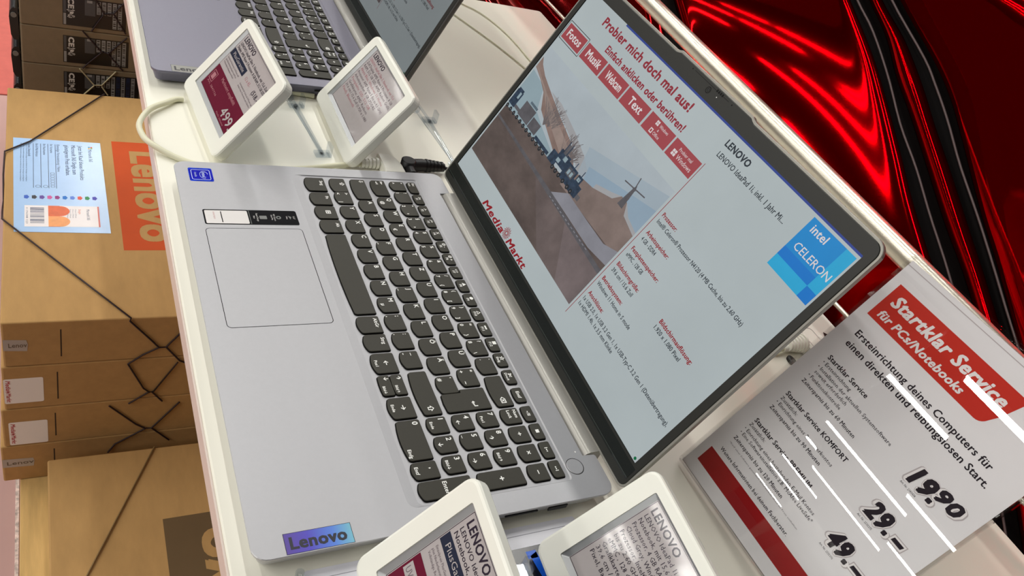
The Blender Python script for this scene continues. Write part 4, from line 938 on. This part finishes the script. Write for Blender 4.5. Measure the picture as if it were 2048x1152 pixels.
# dark stack at the left
gB = 'grey brown cartons in the dark stack at the left'
lab_black = mat('black_label', (26, 22, 22), .4, noise=.05); lab_grey = mat('label_grey', (150, 150, 148), .5, noise=.05); lab_white = mat('label_white', (214, 212, 206), .5, noise=.02); lab_dim = mat('label_dim', (78, 78, 80), .5, noise=.08); lab_blue = mat('label_blue', (28, 40, 72), .5, noise=.05)
def side_ce(yr, zt_, zb_, blue=False):
    def f(t, S):
        b = MB(); pl = Plane(b, S, .1); z_ = zt_; hh = zt_ - zb_
        pl.rect(-63, yr, zb_, zt_, lab_black, 2)
        pl.rect(-62, -58.6, zb_ + 1, zb_ + hh * .42, lab_grey, 3); pl.rect(-62, -58.6, zb_ + hh * .45, zt_ - 1, lab_dim, 3)
        pl.text('CE', -55.5, zt_ - 2.5, 7.0, lab_white, -55.5 + 15, 3, bold=.05, rot=-PI / 2); pl.text('↕⚑♻', -55.5, zt_ - 19, 6.6, lab_white, -55.5 + 14, 3, bold=.02, rot=-PI / 2)
        pl.rect(-34, -20, zb_ + hh * .42, zt_ - 2, lab_dim, 3); pl.rect(-31, -24, zt_ - 6, zt_ - 2, lab_grey, 4)
        y = -18; k = 0
        while y < yr - 5:
            lo = zb_ + 2 if k >= 3 else zb_ + hh * .5
            if blue and 2 < k < 6: lo = zb_ + 8
            m_ = lab_blue if blue and k in (4, 6) else lab_grey
            pl.rect(y, y + 5.2, lo, zt_ - 2, m_, 3)
            zz = lo + 1
            while zz < zt_ - 4:
                q = random.choice((.7, 1.2, 1.8)); pl.rect(y + .8, y + 4.4, zz, zz + q, lab_black, 4); zz += q + random.choice((.9, 1.5, 2.6))
            y += 7.2; k += 1
        b.build('shipping_label', t)
    return f
XB = -1190
lz = [-605, -547.5, -490, -432, -374, -312, -250, -188]
names = ['lowest', 'second lowest', 'third from below', 'fourth from below', 'lowest with visible label', 'middle with black label and black handle', 'top one, cut by the picture edge']
labs = [None] * 4 + [side_ce(44, -321, -368, True), side_ce(27, -260, -305), side_ce(22, -198, -243)]
for i in range(7):
    lbl = ['grey brown carton hidden at the bottom of the dark stack, on the pallet', 'grey brown carton second from the bottom of the dark stack', 'grey brown carton third from the bottom of the dark stack', 'grey brown carton just below the pale strapped one',
           'grey brown carton with pale strap across its black label', 'grey brown carton with black label and handle, second from top of the dark stack', 'grey brown carton at the top of the dark stack, cut off by the picture edge'][i]
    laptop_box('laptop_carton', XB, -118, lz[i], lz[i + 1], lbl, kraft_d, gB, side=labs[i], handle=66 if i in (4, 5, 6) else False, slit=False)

# low box at the right of the pallet
def low_top(pl):
    pl.rect(-11, 255, 23, 124, brown_p, 1); pl.text('Lenovo', 244, 97, 48, kraft, 244 + 229, 2, bold=.035, rot=PI, res=4)
laptop_box('laptop_carton', -120, -97.5, -604.8, -535, 'brown carton with dark brown brand field lying alone, partly under the table', kraft, None, top=low_top, slit=False)

# elastic cords round the cartons
cordm = mat('dark_cord', (40, 20, 22), .6, noise=.05); cordt = mat('tan_cord', (128, 100, 58), .6, noise=.05); cordw = mat('pale_cord', (196, 186, 148), .6, noise=.05)
def cord(loc, label, lines, m_, r=1.1):
    t = thing('elastic_strap', loc, label, 'elastic strap', 'elastic straps round the cartons')
    b = MB(); o = Vector(loc)
    for l in lines: b.tube([Vector(p) - o for p in l], r, m_, 6)
    b.build('strand', t); return t
xs = -146 + 1.9
sd = lambda pts, x=xs: [(x, y, z) for y, z in pts]
zt0 = ZS[0] + 1.8
cord((-146, 20, ZS[1]), 'dark strap crossing the topmost carton and the pale blue flyer', [
    [(-636, -10, zt0), (-628, -16, zt0), (-495, -108, zt0), (-468, -136.5, zt0), (-430, -138, -328), (-396, -138, -345), (-360, -138, -332), (-324, -137, zt0), (-213, -58, zt0), (xs, -9, zt0)] + sd([(-10, -323), (15, -358), (23, -370), (31, -370), (48, -396), (56, -401)]),
    sd([(31, -370), (47, -345), (66, -322)]), sd([(23, -370), (6, -381), (-10, -396)])], cordm)
cord((-146, 20, ZS[2]), 'dark strap netted over the side of the second carton', [sd([(-10, -396), (9, -443), (16, -451), (21, -450), (46, -399)]), sd([(15, -451), (-7, -470)]), sd([(19, -451), (32, -471)])], cordm)
cord((-146, 20, ZS[3]), 'dark strap netted over the side of the third carton', [sd([(-29, -471), (3, -513), (14, -523), (22, -524), (53, -476)]), sd([(14, -524), (-21, -550), (-29, -566)]), sd([(22, -524), (45, -554)])], cordm)
cord((0, -20, -535), 'tan strap across the carton with the dark brown brand field', [[(-119.5, 23.5, -533.2), (47, -61, -533.2), (116, -97, -533.0), (118, -99.9, -533.4), (119, -99.9, -560)]], cordt)
xb = -700 + 1.9
cord((-700, 0, -312), 'black strap netted over the middle carton of the dark stack', [sd([(-37, -249), (-23, -266), (-11, -281), (-2, -283), (24, -252)], xb), sd([(-2, -283), (20, -310)], xb), sd([(-11, -282), (-28, -301), (-37, -312)], xb)], cordm)
cord((-700, 0, -250), 'black strap netted over the top carton of the dark stack', [sd([(-26, -189), (-19, -197), (-8, -218), (5, -215), (14, -202), (24, -189)], xb), sd([(-8, -217), (-25, -248)], xb), sd([(5, -216), (22, -246)], xb)], cordm)
cord((-700, 0, -374), 'pale strap crossing the label of the carton next to the orange branded one', [sd([(-41, -313), (-21, -340), (-10, -339), (10, -312)], xb), sd([(-21, -341), (-35, -358)], xb), sd([(-10, -341), (-1, -356)], xb)], cordw)

# pallet
wood = mat('pale_pallet_wood', (206, 172, 112), .7, spec=.2, noise=.18, nscale=9, stretch=(1, 9, 9), bump=.1)
t = thing('pallet', (-420, 160, FLOOR), 'pale wooden pallet under the cartons', 'pallet')
for i in range(4):
    b = MB(); y = -289 + i * 122; b.box(-790, 830, y, y + 108, 122, 143.6, wood, 1.2); b.build('deck_board', t)
for x in (-720, 0, 740):
    b = MB(); b.box(x - 50, x + 50, -286, 184, 22, 121.9, wood, 1.5); b.build('bearer', t)
for y in (-285, 92):
    b = MB(); b.box(-790, 830, y, y + 92, .2, 21.9, wood, 1.2); b.build('skid_board', t)

# floor dressing
t = thing('floor_mat', (-1900, -500, FLOOR), 'salmon red floor mat in the upper left corner', 'mat')
b = MB(); b.loft(rrect(-900, 572, -700, 900, 12, 4), [(2, .2), (0, 1), (0, 3), (2, 4)], mat('red_floor_mat', (206, 104, 94), .8, noise=.06, nscale=50)); b.build('mat', t)
t = thing('paper_strip', (-100, -139, FLOOR), 'white speckled strip lying on the floor along the pallet', 'strip')
b = MB(); b.box(-170, 260, -2.2, 2.4, .2, 1.4, mat('speckled_strip', (214, 196, 188), .6, noise=.5, nscale=170)); b.build('strip', t)
